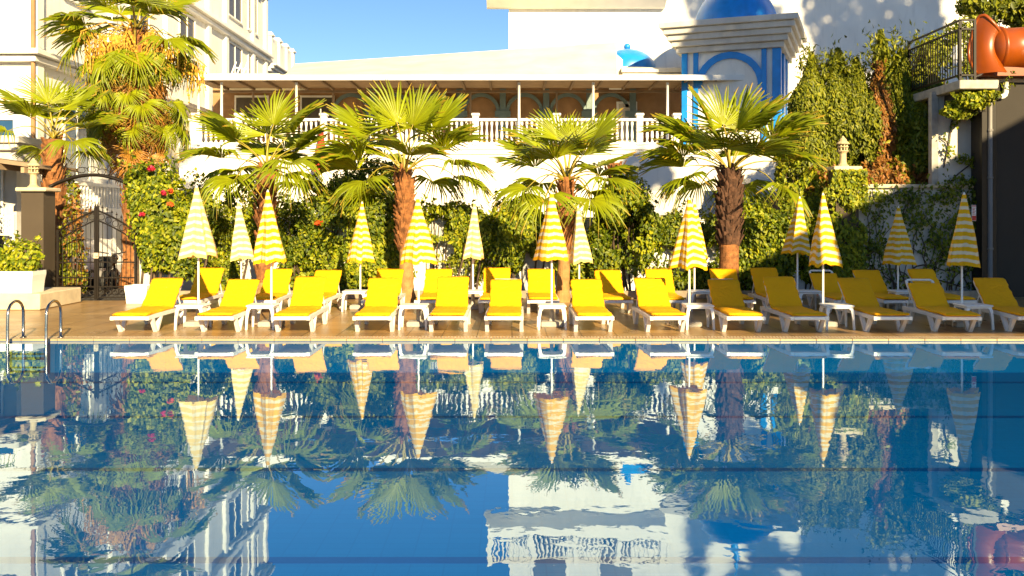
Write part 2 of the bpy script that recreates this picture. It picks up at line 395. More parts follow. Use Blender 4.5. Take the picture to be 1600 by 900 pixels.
def leaf_mesh(name, P, Nn, size, mats, idx=None, aspect=.55, fold=.18, updir=None):
    n = len(P); Nn = Nn/np.maximum(1e-6, np.linalg.norm(Nn, axis=1))[:, None]
    t = rng.normal(size=(n, 3)) if updir is None else updir + rng.normal(size=(n, 3))*.45
    a = t - Nn*(t*Nn).sum(1)[:, None]; a /= np.maximum(1e-6, np.linalg.norm(a, axis=1))[:, None]
    b = np.cross(Nn, a)
    L = (size*(.6 + .8*rng.random(n)))[:, None]; W = L*aspect
    V = np.stack([P - a*L*.5, P + b*W*.5 + Nn*W*fold - a*L*.08, P + a*L*.5 - Nn*W*.15, P - b*W*.5 + Nn*W*fold - a*L*.08], 1)
    return fast_mesh(name, V, [(0,1,2),(0,2,3)], mats, idx)
def lump(P, sc, seed):
    """smooth pseudo-noise 0..1 from summed sines"""
    r = np.random.default_rng(seed); out = np.zeros(len(P)); tot = 0
    for o in range(3):
        for j in range(4):
            k = r.normal(size=3)*sc*(1.9**o); ph = r.random()*6.28
            out += np.sin(P @ k + ph)/(1.6**o); tot += 1/(1.6**o)
    return .5 + .5*out/(tot**.5)/1.3
def blob_points(cx, cy, cz, rx, ry, rz, n, inner=.55):
    d = rng.normal(size=(n, 3)); d /= np.linalg.norm(d, axis=1)[:, None]
    rad = inner + (1-inner)*rng.random(n)**.6
    rad *= 1 + .22*(lump(d*1.0, 2.2, int(abs(cx*31+cz*17)) + 3) - .5)*2
    P = d*rad[:, None]*np.array([rx, ry, rz]) + np.array([cx, cy, cz])
    return P, d/np.array([rx, ry, rz])*min(rx, ry, rz)
def cull(P, Nn, sc, thr, seed):
    k = lump(P, sc, seed) > thr
    return P[k], Nn[k]
def shrub(name, label, cat, blobs, n, size, mats='leaf', gaps=.3, seed=1, flowers=None, stem=True, group=None, loc=None, sc=2.2, zmin=.02):
    """blobs in world coordinates; origin at the foot of the plant"""
    if cat in ('hedge', 'small tree'): blobs = [(b[0], b[1], b[2], b[3]*1.1, b[4], b[5]*1.1) for b in blobs]
    bx = np.array(blobs, float)
    if loc is None: loc = (float(bx[:, 0].mean()), float(bx[:, 1].mean()), 0.0)
    t = thing(name, label, cat, loc, group=group)
    vol = (bx[:, 3]*bx[:, 5]); vol = vol/vol.sum()
    PP, NN = [], []
    for b, w in zip(blobs, vol):
        p, q = blob_points(*b, int(n*w*1.9)); PP.append(p); NN.append(q)
    for b in blobs:                      # stray shoots break the outline
        for j in range(max(3, int(9*b[3]*b[5])+3)):
            d = rng.normal(size=3); d[2] = abs(d[2])*.8+.1; d[1] = -abs(d[1])*.6; d /= np.linalg.norm(d)
            o = np.array(b[:3]) + d*np.array(b[3:6])*.95; q = 16; u = rng.random(q)[:, None]
            dr = d*.7 + np.array([rng.normal()*.5, -.2, .5+rng.normal()*.4])
            PP.append(o + dr*u*(.18+.3*rng.random()) + rng.normal(size=(q, 3))*.035); NN.append(rng.normal(size=(q, 3)) + d)
    P = np.concatenate(PP); Q = np.concatenate(NN)
    P, Q = cull(P, Q, sc, gaps-.02, seed)
    k = P[:, 2] > loc[2]+zmin; P, Q = P[k], Q[k]
    Q = Q + rng.normal(size=Q.shape)*.5 + np.array([.12, -.35, .4])
    P = P - np.array(loc)
    ms = [M[x] for x in (mats if isinstance(mats, (list, tuple)) else [mats])]
    idx = None
    if len(ms) > 1:
        idx = (lump(P, 1.6, seed+5) + rng.random(len(P))*.4 > .72).astype(int)
    link('foliage', leaf_mesh('foliage', P, Q, size, ms, idx, updir=np.array([0, -.2, -.5])), t)
    if stem:
        mb = MB(); rr = random.Random(seed)
        for b in blobs[:6]:
            for j in range(2):
                x0 = b[0]+rr.uniform(-.4, .4)*b[3]-loc[0]; y0 = b[1]+rr.uniform(-.1, .1)-loc[1]
                x1 = b[0]+rr.uniform(-.6, .6)*b[3]-loc[0]; z1 = b[2]+rr.uniform(.0, .5)*b[5]-loc[2]
                mb.tube([(x0, y0, 0), ((x0+x1)/2+rr.uniform(-.15, .15), y0, z1*.5), (x1, b[1]-loc[1], z1)], [.035, .025, .01], 6)
        mb.build('stem', M['wood'], t, True)
    if flowers:
        for (fx, fy, fz, fr, fm) in flowers:
            p, q = blob_points(fx-loc[0], fy-loc[1], fz-loc[2], fr, fr, fr*.8, 45, .2)
            link('flower', leaf_mesh('flower', p, q + rng.normal(size=q.shape)*.6, .085, M[fm], aspect=.8), t)
    return t

# ---------------------------------------------------------------- palms
def frond_mesh(Lp, Rb, droop, vf, tipd, seed, mats, n=34, span=122, sag=.1):
    r = np.random.default_rng(seed)
    th = np.radians(np.linspace(-span, span, n)) ; dth = math.radians(span/n)
    fr = np.array([.05, .26, .45, .72, 1.0]); wd = np.array([1, 1, .94, .40, .02])
    V = np.zeros((n, 15, 3)); UV = np.zeros((n, 15, 2))
    split = .45
    for i in range(n):
        t0 = th[i] + r.normal()*.02
        Rl = Rb*(.60 + .40*math.cos(t0/2))*(1 + r.normal()*.05)
        td = tipd*(.4 + 1.3*r.random()); side = r.normal()*.12
        for j, f in enumerate(fr):
            for s, k in ((-1, 0), (0, 1), (1, 2)):
                a = t0 + s*dth*wd[j]
                if f > split: a += side*((f-split)/(1-split))**2*.5
                rad = f*Rl; x = rad*math.sin(a); y = rad*math.cos(a)
                z = vf*abs(x)*(1-.25*f) - droop*rad*rad/Rb
                z += (.024 if s == 0 else -.024)*(1 if f < .9 else .3)*(f+.3)
                if f > split: z -= td*Rb*((f-split)/(1-split))**1.7; y -= .25*td*Rb*((f-split)/(1-split))**2*np.sign(math.cos(a))
                V[i, j*3+k] = (x, Lp+y, z); UV[i, j*3+k] = ((s+1)/2, f)
    faces = []
    for j in range(4):
        b = j*3
        faces += [(b, b+1, b+4, b+3), (b+1, b+2, b+5, b+4)]
    # petiole as islands of same layout is awkward: build it with MB and join by hand
    me = fast_mesh('frond', V, faces, mats, uv=UV)
    import bmesh
    bm = bmesh.new(); bm.from_mesh(me)
    m = 7; ring = []
    for i in range(m):
        f = i/(m-1); y = Lp*f*1.04; z = sag*math.sin(f*math.pi); w = .05 - .03*f if f > .05 else .075
        ring.append([bm.verts.new((w*.8*c, y, z + w*.5*s)) for c, s in ((1, .3), (.0, 1), (-1, .3), (0, -.7))])
    for i in range(m-1):
        for k in range(4):
            fc = bm.faces.new((ring[i][k], ring[i][(k+1) % 4], ring[i+1][(k+1) % 4], ring[i+1][k])); fc.material_index = 1; fc.smooth = True
    bm.to_mesh(me); bm.free(); return me
FR = [M['frond'], M['petiole']]
FRONDS = {
 'up':   [frond_mesh(1.10, 1.06, .04, .18, .05, 1, FR, n=30, span=108), frond_mesh(1.0, 1.14, .06, .26, .10, 2, FR, n=30, span=98), frond_mesh(1.15, 1.0, .03, .38, .08, 3, FR, n=28, span=92), frond_mesh(1.08, 1.08, .09, .5, .14, 11, FR, n=28, span=90)],
 'arch': [frond_mesh(1.1, 1.08, .10, .62, .14, 4, FR, sag=.10, span=98), frond_mesh(1.15, 1.05, .14, .5, .2, 5, FR, sag=.12, span=98), frond_mesh(1.05, 1.12, .08, .75, .12, 6, FR, sag=.08, span=95)],
 'hang': [frond_mesh(1.2, .95, .20, .35, .32, 7, FR, sag=.26, span=92), frond_mesh(1.15, 1.0, .22, .5, .40, 8, FR, sag=.24, span=88)],
}
FD = [M['frond_dead'], M['petiole']]
FRONDS['dead'] = [frond_mesh(.7, 1.0, .25, .8, .3, 9, FD, n=22, span=80), frond_mesh(.75, 1.05, .2, 1.0, .35, 10, FD, n=22, span=80)]
def place_frond(parent, hub, d, kind, i, scale=1.0, roll=0.0, face=None):
    d = Vector(d); L = d.length; d.normalize()
    up = Vector((0, 0, 1)); horiz = Vector((d.x, d.y, 0))
    # adaxial side looks up and in towards the axis
    n = up*1.0 - (horiz.normalized()*.55 if horiz.length > .05 else Vector((0, -.5, 0)) * -1)
    if face is not None: n = Vector(face)
    n = (n - d*n.dot(d)).normalized(); x = d.cross(n)
    Mx = Matrix((x, d, n)).transposed().to_4x4()
    Mx = Mx @ Matrix.Rotation(roll, 4, 'Y')
    o = link('frond', FRONDS[kind][i % len(FRONDS[kind])], parent)
    s = L/2.15*scale
    o.matrix_local = Matrix.Translation(hub) @ Mx @ Matrix.Scale(s, 4)
    return o
def palm_trunk(parent, H, r0, r1, lean=(0, 0), rough_from=.0, mats=None, seed=0, boots=140, bend=0.0):
    rr = random.Random(seed); mb = MB(); n = 18; m = 40; V = []; Fc = []
    for i in range(m+1):
        f = i/m; z = H*f; r = r0 + (r1-r0)*f; 
        if f < .12: r *= 1 + .5*(1-f/.12)**2
        if f > .85: r *= 1 + .22*math.sin((f-.85)/.15*math.pi/2)
        cx, cy = lean[0]*f + bend*math.sin(f*math.pi), lean[1]*f
        for k in range(n):
            w = 2*math.pi*k/n
            q = r*(1 + (.03 if f < rough_from else .07)*rr.uniform(-1, 1) + .02*((i % 3) - 1))
            V.append((cx+q*math.cos(w), cy+q*math.sin(w), z))
    for i in range(m):
        for k in range(n): Fc.append((i*n+k, i*n+(k+1) % n, (i+1)*n+(k+1) % n, (i+1)*n+k))
        
    mb.add(V, Fc, 0)
    mb.m = [1 if (j//n)/m < rough_from else 0 for j in range(len(Fc))]
    tr = mb.build('trunk', mats, parent, False)
    bb = MB()
    for j in range(boots):
        f = rough_from + (1-rough_from)*rr.random(); z = H*f; w = rr.random()*6.283; r = (r0+(r1-r0)*f)
        cx, cy = lean[0]*f + bend*math.sin(f*math.pi), lean[1]*f
        c, s = math.cos(w), math.sin(w); h = rr.uniform(.1, .26); ww = rr.uniform(.05, .11); out = rr.uniform(.03, .10)*(1+f*.5)
        tx, ty = -s, c
        p = Vector((cx+r*c*.95, cy+r*s*.95, z-.08)); q = Vector((cx+(r+out)*c, cy+(r+out)*s, z+h))
        T = Vector((tx, ty, 0))*ww; O = Vector((c, s, 0))*.03
        bb.add([p-T, p+T, q+T*.55, q-T*.55, p+O, q+O], [(0, 1, 4), (3, 2, 5), (1, 2, 5, 4), (4, 5, 3, 0), (0, 3, 2, 1)])
    bb.build('leaf_bases', mats[0], tr)
    return tr
def palm(label, base, hub, tips, S, trunk, seed, extra=None, name='fan_palm', Lf=2.15, cat='palm tree', group=None):
    """base,hub world; tips = (px,py,sign,kind); S = px per metre at the palm"""
    t = thing(name, label, cat, base, group=group)
    H = hub[2]-base[2]
    trunk['lean'] = (hub[0]-base[0], hub[1]-base[1])
    palm_trunk(t, H, seed=seed, **trunk)
    h0 = Vector(hub)-Vector(base); rr = random.Random(seed)
    hx = CX + hub[0]*S; hy = HY - (hub[2]-CZ)*S
    for i, (px, py, sg, kind) in enumerate(tips):
        dx, dz = (px-hx)/S, (hy-py)/S; rho = math.hypot(dx, dz)
        L = Lf*rr.uniform(.94, 1.06)
        if rho < L*.985: dy = sg*math.sqrt(L*L-rho*rho)
        else: dy = sg*.2*L; k = 1.0
        d = Vector((dx, dy, dz)); 
        if d.length > L*1.12: d *= L*1.12/d.length
        place_frond(t, h0, d, kind, rr.randrange(9), 1.0, rr.uniform(-.25, .25))
    if extra: extra(t, h0, rr)
    return t

# ---------------------------------------------------------------- sun lounger
def cushion_mesh(seed, ang=42, Lb=.74, hinge=.86, over=.0):
    r = np.random.default_rng(seed); th = .055; w = .30
    a = math.radians(ang)
    path = []
    for y in np.linspace(-.42, hinge-.06, 16): path.append((y, .335 + .006*math.sin(y*9+seed), 0.0))
    for k in range(1, 6):
        f = k/5; aa = a*f; path.append((hinge-.06+.09*math.sin(aa)*.8 + .03*f, .335+.09*(1-math.cos(aa))*.8, aa))
    y0, z0, _ = path[-1]
    for s in np.linspace(.06, Lb, 12): path.append((y0+s*math.cos(a), z0+s*math.sin(a), a))
    sec = [(-1, 0), (-.985, .7), (-.9, 1), (-.45, 1.12), (0, 1.15), (.45, 1.12), (.9, 1), (.985, .7), (1, 0), (.95, -.8), (0, -.85), (-.95, -.8)]
    m = len(sec); V = []; Fc = []
    for i, (y, z, an) in enumerate(path):
        e = 1.0 if 0 < i < len(path)-1 else .55
        pinch = 1 - .03*(i in (15, 16, 17, 18))
        j1 = r.normal()*.005; e *= (.80 if i in (6, 11, 27) else 1.0)
        for (sx, sn) in sec:
            o = sn*th*.5*e + r.normal()*.0025
            V.append((sx*w*pinch*(1 if e == 1 else .985)+j1*sx, y - math.sin(an)*o, z + math.cos(an)*o))
    for i in range(len(path)-1):
        for k in range(m): Fc.append((i*m+k, i*m+(k+1) % m, (i+1)*m+(k+1) % m, (i+1)*m+k))
    Fc.append(tuple(reversed(range(m)))); Fc.append(tuple((len(path)-1)*m+k for k in range(m)))
    mb = MB(); mb.add(V, Fc); return mb.mesh('cushion', M['cushion'], True, True)
def lounger_protos(ang=42):
    t = thing('sun_lounger', '', 'sun lounger')
    fr = MB()
    for s in (-1, 1):      # side rails, slightly arched
        x0, x1 = (s*.335, s*.275) if s > 0 else (-.335, -.275)
        x0, x1 = min(x0, x1), max(x0, x1)
        ys = np.linspace(-.42, 1.45, 12)
        top = [(y, .305 + .012*math.sin((y+.42)/1.87*math.pi)) for y in ys]; bot = [(y, z-.062) for y, z in reversed(top)]
        fr.prismx(top+bot, x0, x1)
    fr.bbox(-.275, .275, -.43, -.375, .245, .308, .008)
    fr.bbox(-.275, .275, 1.40, 1.45, .25, .305, .008)
    for y in np.linspace(-.30, .78, 9): fr.bbox(-.275, .275, y, y+.075, .282, .300, .004)
    fr.build('frame', M['resin'], t, fix=True)
    for s in (-1, 1):      # V legs front and rear
        for y0, sp in ((0.0, .20), (1.18, .18)):
            lg = MB(); x = s*.305
            for q in (-1, 1):
                top = y0+q*sp; d = .045
                x0, x1 = x-.032, x+.032
                lg.prismx([(top-d, .25), (top+d, .25), (y0+q*.022+d*.75, 0), (y0+q*.022-d*.75, 0)], x0-(.001*q), x1-(.001*q))
            lg.bbox(x-.036, x+.036, y0-.062, y0+.062, 0, .032, .008)
            lg.build('leg', M['resin'], t, fix=True)
    bk = MB(); a = R(ang)
    def P(s, o): return (.90+s*math.cos(a)-o*math.sin(a), .300+s*math.sin(a)+o*math.cos(a))
    for s in (-1, 1):
        x0, x1 = sorted((s*.27, s*.225))
        bk.prismx([P(-.02, 0), P(.74, 0), P(.74, -.04), P(-.02, -.04)], x0, x1)
        bk.tube([(s*.25, 0, 0), (s*.25, 0, 0)][:0] or [(s*.25, P(.42, -.04)[0], P(.42, -.04)[1]), (s*.25, 1.40, .29)], .014, 6)
    for q in np.linspace(.05, .62, 6):
        bk.prismx([P(q, -.005), P(q+.07, -.005), P(q+.07, -.025), P(q, -.025)], -.225, .225)
    p0, p1 = P(.70, -.02), P(.78, -.02)
    bk.tube([(-.25, *p0), (-.25, *P(.755, -.02)), (-.21, *P(.79, -.02)), (.21, *P(.79, -.02)), (.25, *P(.755, -.02)), (.25, *p0)], .022, 8)
    bk.build('backrest_frame', M['resin'], t, fix=True)
    c = link('cushion', cushion_mesh(3, ang), t)
    return t
# ---------------------------------------------------------------- closed parasol
def canopy_mesh(seed, L=1.26, Rb=.31, ztop=2.43, swirl=.25):
    r = np.random.default_rng(seed); G = 4; sub = 12; n = G*sub; m = 26
    ribr = 1 + r.normal(size=G)*.10; fold = .26 + r.random(size=G)*.30; sw = swirl*(.6+.8*r.random(G)) * (1 if r.random() > .5 else -1)
    bd = np.cumsum(np.concatenate([[0], .7+.6*r.random(G)])); bd = bd/bd[-1]*2*math.pi; p1, p2 = r.random(2)*6.28; qa = (.022, .05, .03, .04)[seed % 4]
    V = []; UV = []; 
    for i in range(m+1):
        f = i/m
        for k in range(n):
            g = k//sub; u = (k % sub)/sub                       # 0 at rib
            q = math.sin(u*math.pi)                               # 1 at mid gore
            rib = ribr[g]*(1-u) + ribr[(g+1) % G]*u
            Rr = Rb*(.06 + .94*f**1.08)*(1 + .10*math.sin(f*math.pi))
            rad = Rr*rib*(1 - fold[g]*q*min(1, f*2.2)) + .012
            a = bd[g] + (bd[g+1]-bd[g])*u + sw[g]*q*f*.9; rad *= 1 + f*(.085*math.sin(7*a+p1+f*.8) + .06*math.sin(13*a+p2-f) + .03*math.sin(9*f+5*a))
            ln = L*f*(1 - qa*q + .006*math.sin(7*a+p1))
            V.append((rad*math.cos(a), rad*math.sin(a), ztop - ln*math.sqrt(max(.0, 1-(Rb/L)**2)) + .006*r.normal()*f)); UV.append((u, f))
    mb = MB(); Fc = []
    for i in range(m):
        for k in range(n): Fc.append((i*n+k, (i+1)*n+k, (i+1)*n+(k+1) % n, i*n+(k+1) % n))
    mb.add(V, Fc); me = mb.mesh('canopy', M['stripe'], True, True)
    uv = me.uv_layers.new(name='UVMap'); li = np.zeros(len(me.loops), int); me.loops.foreach_get('vertex_index', li)
    uv.data.foreach_set('uv', np.array(UV)[li].reshape(-1).astype(np.float32))
    return me
CAN = [canopy_mesh(s, Rb=rb) for s, rb in ((1, .33), (2, .35), (3, .30), (4, .33), (5, .31))]
CANP = []
for c_ in CAN:
    q_ = c_.copy(); q_.materials[0] = M['stripe_pale']; CANP.append(q_)
def parasol(label, px, D, tip, bot, tiltx, k, rz, group, pale=False):
    """tip, bot: canopy top and hem rows in the photograph -> metres at distance D"""
    zt = WZ(tip, D); zb = WZ(bot, D)
    t = thing('closed_parasol', label, 'parasol', (WX(px, D), D, 0), 0, group)
    c = link('canopy', (CANP if pale else CAN)[k % 5], t); c.rotation_euler = (0, 0, rz)
    s = (zt-zb)/1.22
    tilt = Matrix.Shear('XY', 4, (0, 0)) if False else Matrix.Rotation(tiltx, 4, 'Y')
    c.matrix_local = Matrix.Translation((0, 0, zb)) @ tilt @ Matrix.Translation((0, 0, zt-zb-2.43*s)) @ Matrix.Rotation(rz, 4, 'Z') @ Matrix.Diagonal((1.0, 1.0, s, 1))
    d = math.sin(tiltx)*(zt-zb)
    mb = MB(); mb.tube([(0, 0, .1), (0, 0, zb), (d*.96, 0, zt-.02)], .019, 10); mb.build('pole', M['pole'], t, True)
    fn = MB(); fn.lathe([(.0, -.03), (.022, -.03), (.026, 0), (.014, .03), (.0, .05)], 10, (d, 0, zt)); fn.build('finial', M['pole'], t, True)
    b = MB(); b.bbox(-.21, .21, -.21, .21, 0.0, .10, .02); b.lathe([(.06, .10), (.045, .14), (.035, .38), (.026, .38), (.026, .1)], 12)
    b.build('base', M['concrete'], t)
    return t
def table_proto():
    t = thing('side_table', '', 'side table')
    tp = MB(); tp.bbox(-.255, .255, -.245, .245, .405, .44, .014); tp.bbox(-.235, .235, -.225, .225, .375, .404, .008)
    tp.build('table_top', M['resin'], t)
    for sx in (-1, 1):
        for sy in (-1, 1):
            lg = MB()
            for i in range(1):
                pts = []
            V = []; Fc = []
            secs = [(0, .26, .036), (.2, .255, .042), (.34, .245, .055), (.395, .225, .075)]
            for (z, o, w) in secs:
                cx, cy = sx*(o-w/2+.0), sy*(o-.01-w/2)
                for (ax, ay) in ((-1, -1), (1, -1), (1, 1), (-1, 1)): V.append((cx+ax*w/2, cy+ay*w/2, z))
            for i in range(3):
                for k in range(4): Fc.append((i*4+k, i*4+(k+1) % 4, i*4+4+(k+1) % 4, i*4+4+k))
            Fc.append((3, 2, 1, 0)); lg.add(V, Fc); lg.build('leg', M['resin'], t)
    return t
# ================================================================== SETTING
def struct(name, mb, m, smooth=False):
    return tag(mb.build(name, m, None, smooth), kind='structure')
PX0, PX1, PD0, PD1, WL = -15.0, 9.3, 2.0, 15.4, -.035
def ring(name, x0, x1, y0, y1, hx0, hx1, hy0, hy1, z, m, th=.04):
    mb = MB()
    for (a, b, c, d) in ((x0, x1, y0, hy0), (x0, x1, hy1, y1), (x0, hx0, hy0, hy1), (hx1, x1, hy0, hy1)):
        mb.box(a, b, c, d, z-th, z)
    return struct(name, mb, m)
g = MB()
for (a, b, c, d) in ((-900, 900, -900, 1.5), (-900, 900, 15.9, 900), (-900, -15.5, 1.5, 15.9), (PX1+.5, 900, 1.5, 15.9)):
    g.add([(a, c, -.05), (b, c, -.05), (b, d, -.05), (a, d, -.05)], [(0, 1, 2, 3)])
struct('ground', g, M['asphalt'])
deck = MB()
for (a, b, c, d) in ((-22, 22, -10, PD0-.35), (-22, 22, PD1+.35, 22.6), (-9.0, 22, 22.6, 24.2), (-22, PX0-.35, PD0-.35, PD1+.35), (PX1+.35, 22, PD0-.35, PD1+.35)):
    deck.box(a, b, c, d, -.045, 0)
struct('pool_deck', deck, M['deck'])
cop = MB()
for (a, b, c, d) in ((PX0-.35, PX1+.35, PD1, PD1+.22), (PX0-.35, PX1+.35, PD0-.35, PD0), (PX0-.35, PX0, PD0, PD1), (PX1, PX1+.35, PD0, PD1)):
    if b-a > d-c:
        x = a
        while x < b: cop.bbox(x+.003, min(b, x+.6)-.003, c, d, -.032, .006+random.uniform(-.002, .002), .006); x += .6
    else:
        cop.box(a, b, c, d, -.032, .006)
struct('pool_coping', cop, M['coping'])
gr = MB(); gr.box(PX0-.35, PX1+.35, PD1+.222, PD1+.348, -.06, -.03)
x = PX0
while x < PX1:
    gr.box(x, x+.03, PD1+.222, PD1+.348, -.028, .003); x += .055
struct('overflow_channel', gr, M['cap'])
ba = MB(); zf = -.55
ba.add([(PX0, PD0, zf), (PX1, PD0, zf), (PX1, PD1, zf), (PX0, PD1, zf)], [(0, 1, 2, 3)])
for (a, b) in (((PX0, PD1), (PX1, PD1)), ((PX0, PD0), (PX0, PD1)), ((PX1, PD1), (PX1, PD0)), ((PX1, PD0), (PX0, PD0))):
    ba.add([(a[0], a[1], zf), (b[0], b[1], zf), (b[0], b[1], -.033), (a[0], a[1], -.033)], [(3, 2, 1, 0)])
struct('pool_basin', ba, M['basin'])
ll = MB()
for D in (14.45, 11.95, 9.45, 6.95, 4.45): ll.box(PX0+.4, PX1-.4, D-.065, D+.065, zf+.001, zf+.005)
struct('pool_lane_lines', ll, M['laneline'])
wa = MB(); wa.add([(PX0, PD0, WL), (PX1, PD0, WL), (PX1, PD1, WL), (PX0, PD1, WL)], [(0, 1, 2, 3)])
struct('pool_water', wa, M['water'])
bed = MB(); bed.box(-9.0, 11.9, 23.2, 24.2, 0.004, .10); struct('planting_bed', bed, M['soil'])
kb = MB(); kb.bbox(-9.0, 11.9, 23.0, 23.198, 0.004, .2, .015); tag(kb.build('bed_kerb', M['kerb']), 'low stone kerb edging the planting bed behind the rear loungers', 'kerb')
ut = MB(); ut.box(-9.0, 12, 24.6, 37.9, -.04, .9); ut.box(8.2, 24, 25.0, 43, .9, 2.7); struct('upper_garden_terrain', ut, M['soil'])

# ================================================================== LOUNGERS
ANG = (42, 39.5, 44.5)
CSHORT = cushion_mesh(21, Lb=.60); CMID = cushion_mesh(22, Lb=.70)
LP = lounger_protos(); BK = [[o for o in LP.children if o.name.startswith('backrest')][0].data]
for q in ANG[1:]:
    tmp = lounger_protos(q); bo = [o for o in tmp.children if o.name.startswith('backrest')][0]; BK.append(bo.data)
    for o in list(tmp.children): bpy.data.objects.remove(o)
    bpy.data.objects.remove(tmp)
CUSH = [[cushion_mesh(s, q) for s in (3, 5, 8)] for q in ANG]
front = [ # leg px, head px, label, bare headrail
 (217, 260, 'yellow cushioned white lounger nearest the iron gate, at the ladder end'),
 (346, 379, 'front-row yellow lounger whose head end is beside the leftmost big parasol'),
 (462, 485, 'front-row yellow lounger just right of the second big parasol from the gate'),
 (586, 600, 'front-row yellow lounger left of the white table in front of the second fan palm trunk'),
 (701, 707, 'front-row yellow lounger on the right of the white table near the second fan palm'),
 (788, 791, 'front-row yellow lounger seen exactly foot-on, left of the table at the centre parasol'),
 (926, 916, 'fully sunlit front-row yellow lounger right of the table at the centre parasol'),
 (1038, 1015, 'front-row yellow lounger half lit, left of the double parasol table'),
 (1157, 1131, 'shaded front-row yellow lounger in front of the thick dark palm trunk'),
 (1253, 1217, 'shaded front-row lounger left of the parasol that catches a streak of sun'),
 (1380, 1333, 'shaded front-row lounger right of the parasol that catches a streak of sun'),
 (1487, 1441, 'shaded front-row lounger with its white head rail bare above a slipped-down cushion'),
 (1603, 1548, 'shaded yellow lounger at the edge of the photo by the black wall'),
]
for i, (fp, hp, lab) in enumerate(front):
    s = 88.0; D = F/s; X = (fp-CX)/s; Xh = (hp-CX)/81.3
    rz = -math.atan2(Xh-X, 1.38) * .8 + R(random.uniform(-.5, .5))
    if i == 0: o = LP; o.location = (X, D, 0); o.rotation_euler = (0, 0, rz); o['label'] = lab; o['group'] = 'front row of sun loungers along the pool'
    else: o = dup(LP, (X, D, 0), rz, lab)
    for ch in o.children:
        if ch.name.startswith('cushion'):
            va = 0 if i in (5, 8, 11) else (0, 1, 2, 0, 2, 0, 1)[i % 7]
            ch.data = CUSH[va][i % 3]
            if i == 11: ch.data = CSHORT; ch.location = (0, -.06, .006)
            elif i in (5, 8): ch.data = CMID
    for ch in o.children:
        if ch.name.startswith('backrest'): ch.data = BK[va]
back = [
 (332, 'rear yellow lounger behind the leftmost big parasol'),
 (439, 'rear yellow lounger with a brown shadow wedge, behind the chevron parasol'),
 (511, 'rear yellow lounger between the chevron parasol and the small white table'),
 (608, 'rear yellow lounger at the foot of the second fan palm'),
 (684, 'rear yellow lounger just right of the second fan palm trunk'),
 (775, 'rear yellow lounger with a pointed shadow on its back, behind the foot-on lounger'),
 (845, 'rear yellow lounger behind the centre parasol pole'),
 (950, 'rear yellow lounger with a diagonal shadow, right of the third fan palm'),
 (1027, 'rear yellow lounger lit along its top, left of the double parasol'),
 (1126, 'rear lounger straight in front of the thick dark palm trunk'),
 (1192, 'rear lounger in shade just right of the thick dark palm trunk'),
 (1283, 'rear lounger in shade with a bare white head rail, between the two right parasols'),
 (1354, 'rear lounger in shade left of the small parasol before the vine wall'),
 (1441, 'rear lounger in shade right of the small parasol before the vine wall'),
]
for i, (hp, lab) in enumerate(back):
    X = (hp-CX)/69.0; o = dup(LP, (X, 19.62, 0), R(random.uniform(-2, 2)), lab, 'rear row of sun loungers by the planting')
    for ch in o.children:
        if ch.name.startswith('cushion'):
            va = 0 if i == 11 else (2, 0, 1, 0, 0)[i % 5]
            ch.data = CUSH[va][(i*2+1) % 3]
            if i in (11,): ch.data = CSHORT
    for ch in o.children:
        if ch.name.startswith('backrest'): ch.data = BK[va]
# ================================================================== PARASOLS + TABLES
FP = [ (310, 293, 405, -.025, 0, 'pale closed parasol nearest the gate, checked yellow and white'),
 (424, 300, 413, -.05, 1, 'large closed parasol with bold yellow chevron stripes, leaning a little'),
 (654, 311, 413, -.01, 2, 'closed striped parasol against the second fan palm trunk'),
 (862, 303, 408, .0, 3, 'tall closed striped parasol rising from the table at the centre'),
 (1077, 312, 422, .0, 0, 'closed parasol in half shade, left of the thick dark palm trunk'),
 (1286, 305, 417, .0, 4, 'closed parasol with one sunlit streak, in front of the ivy pillar'),
 (1503, 304, 417, .03, 3, 'shaded closed parasol against the dark wall under the slide')]
for i, (px, tp, bt, tl, k, lab) in enumerate(FP): parasol(lab, px, 17.25, tp, bt, tl, k, i*1.3+.5, 'large parasols of the front row', px == 310)
BP = [ (377, 317, 407, -.05, 2, 'slim pale parasol behind, between the two parasols nearest the gate'),
 (563, 318, 411, .03, 4, 'rear striped parasol standing at a white table before the shrubs'),
 (739, 318, 405, .03, 2, 'thin whitish rear parasol before the sunlit wall gap'),
 (905, 325, 412, -.02, 2, 'rear parasol half hidden behind the third fan palm beside the centre parasol'),
 (1085, 319, 405, .01, 4, 'rear parasol mostly hidden behind the half-shaded one'),
 (1246, 310, 399, .04, 0, 'rear parasol leaning right, just left of the streaked parasol'),
 (1403, 325, 414, .01, 3, 'small shaded parasol before the vine-covered grey wall')]
for i, (px, tp, bt, tl, k, lab) in enumerate(BP): parasol(lab, px, 20.5, tp, bt, tl, k, i*2.1+1.1, 'smaller parasols of the rear row', px in (377, 739, 905))
TP = table_proto()
tabs = [(302, 16.95, 'white table at the foot of the parasol nearest the gate'), (411, 16.95, 'white table at the foot of the chevron parasol'),
 (647, 16.92, 'white table below the parasol by the second fan palm'), (862, 16.92, 'white table at the centre with the parasol pole above it'),
 (1090, 16.95, 'white table under the half-shaded double parasol'), (1307, 16.95, 'white table under the parasol with a sun streak'),
 (1520, 16.95, 'white table in shade near the black wall'), (555, 20.15, 'rear white table beside the shrubs left of the second fan palm'),
 (737, 20.2, 'rear white table below the thin whitish parasol'), (1094, 20.15, 'rear white table in shade behind the double parasol'),
 (1262, 20.15, 'rear white table behind the lounger left of the streaked parasol'), (1411, 20.15, 'rear white table before the vine-covered wall')]
for i, (px, D, lab) in enumerate(tabs):
    loc = (WX(px, D), D, 0); gq = 'white plastic side tables'
    if i == 0: TP.location = loc; TP['label'] = lab; TP['group'] = gq
    else: dup(TP, loc, R(random.uniform(-3, 3)), lab, gq)

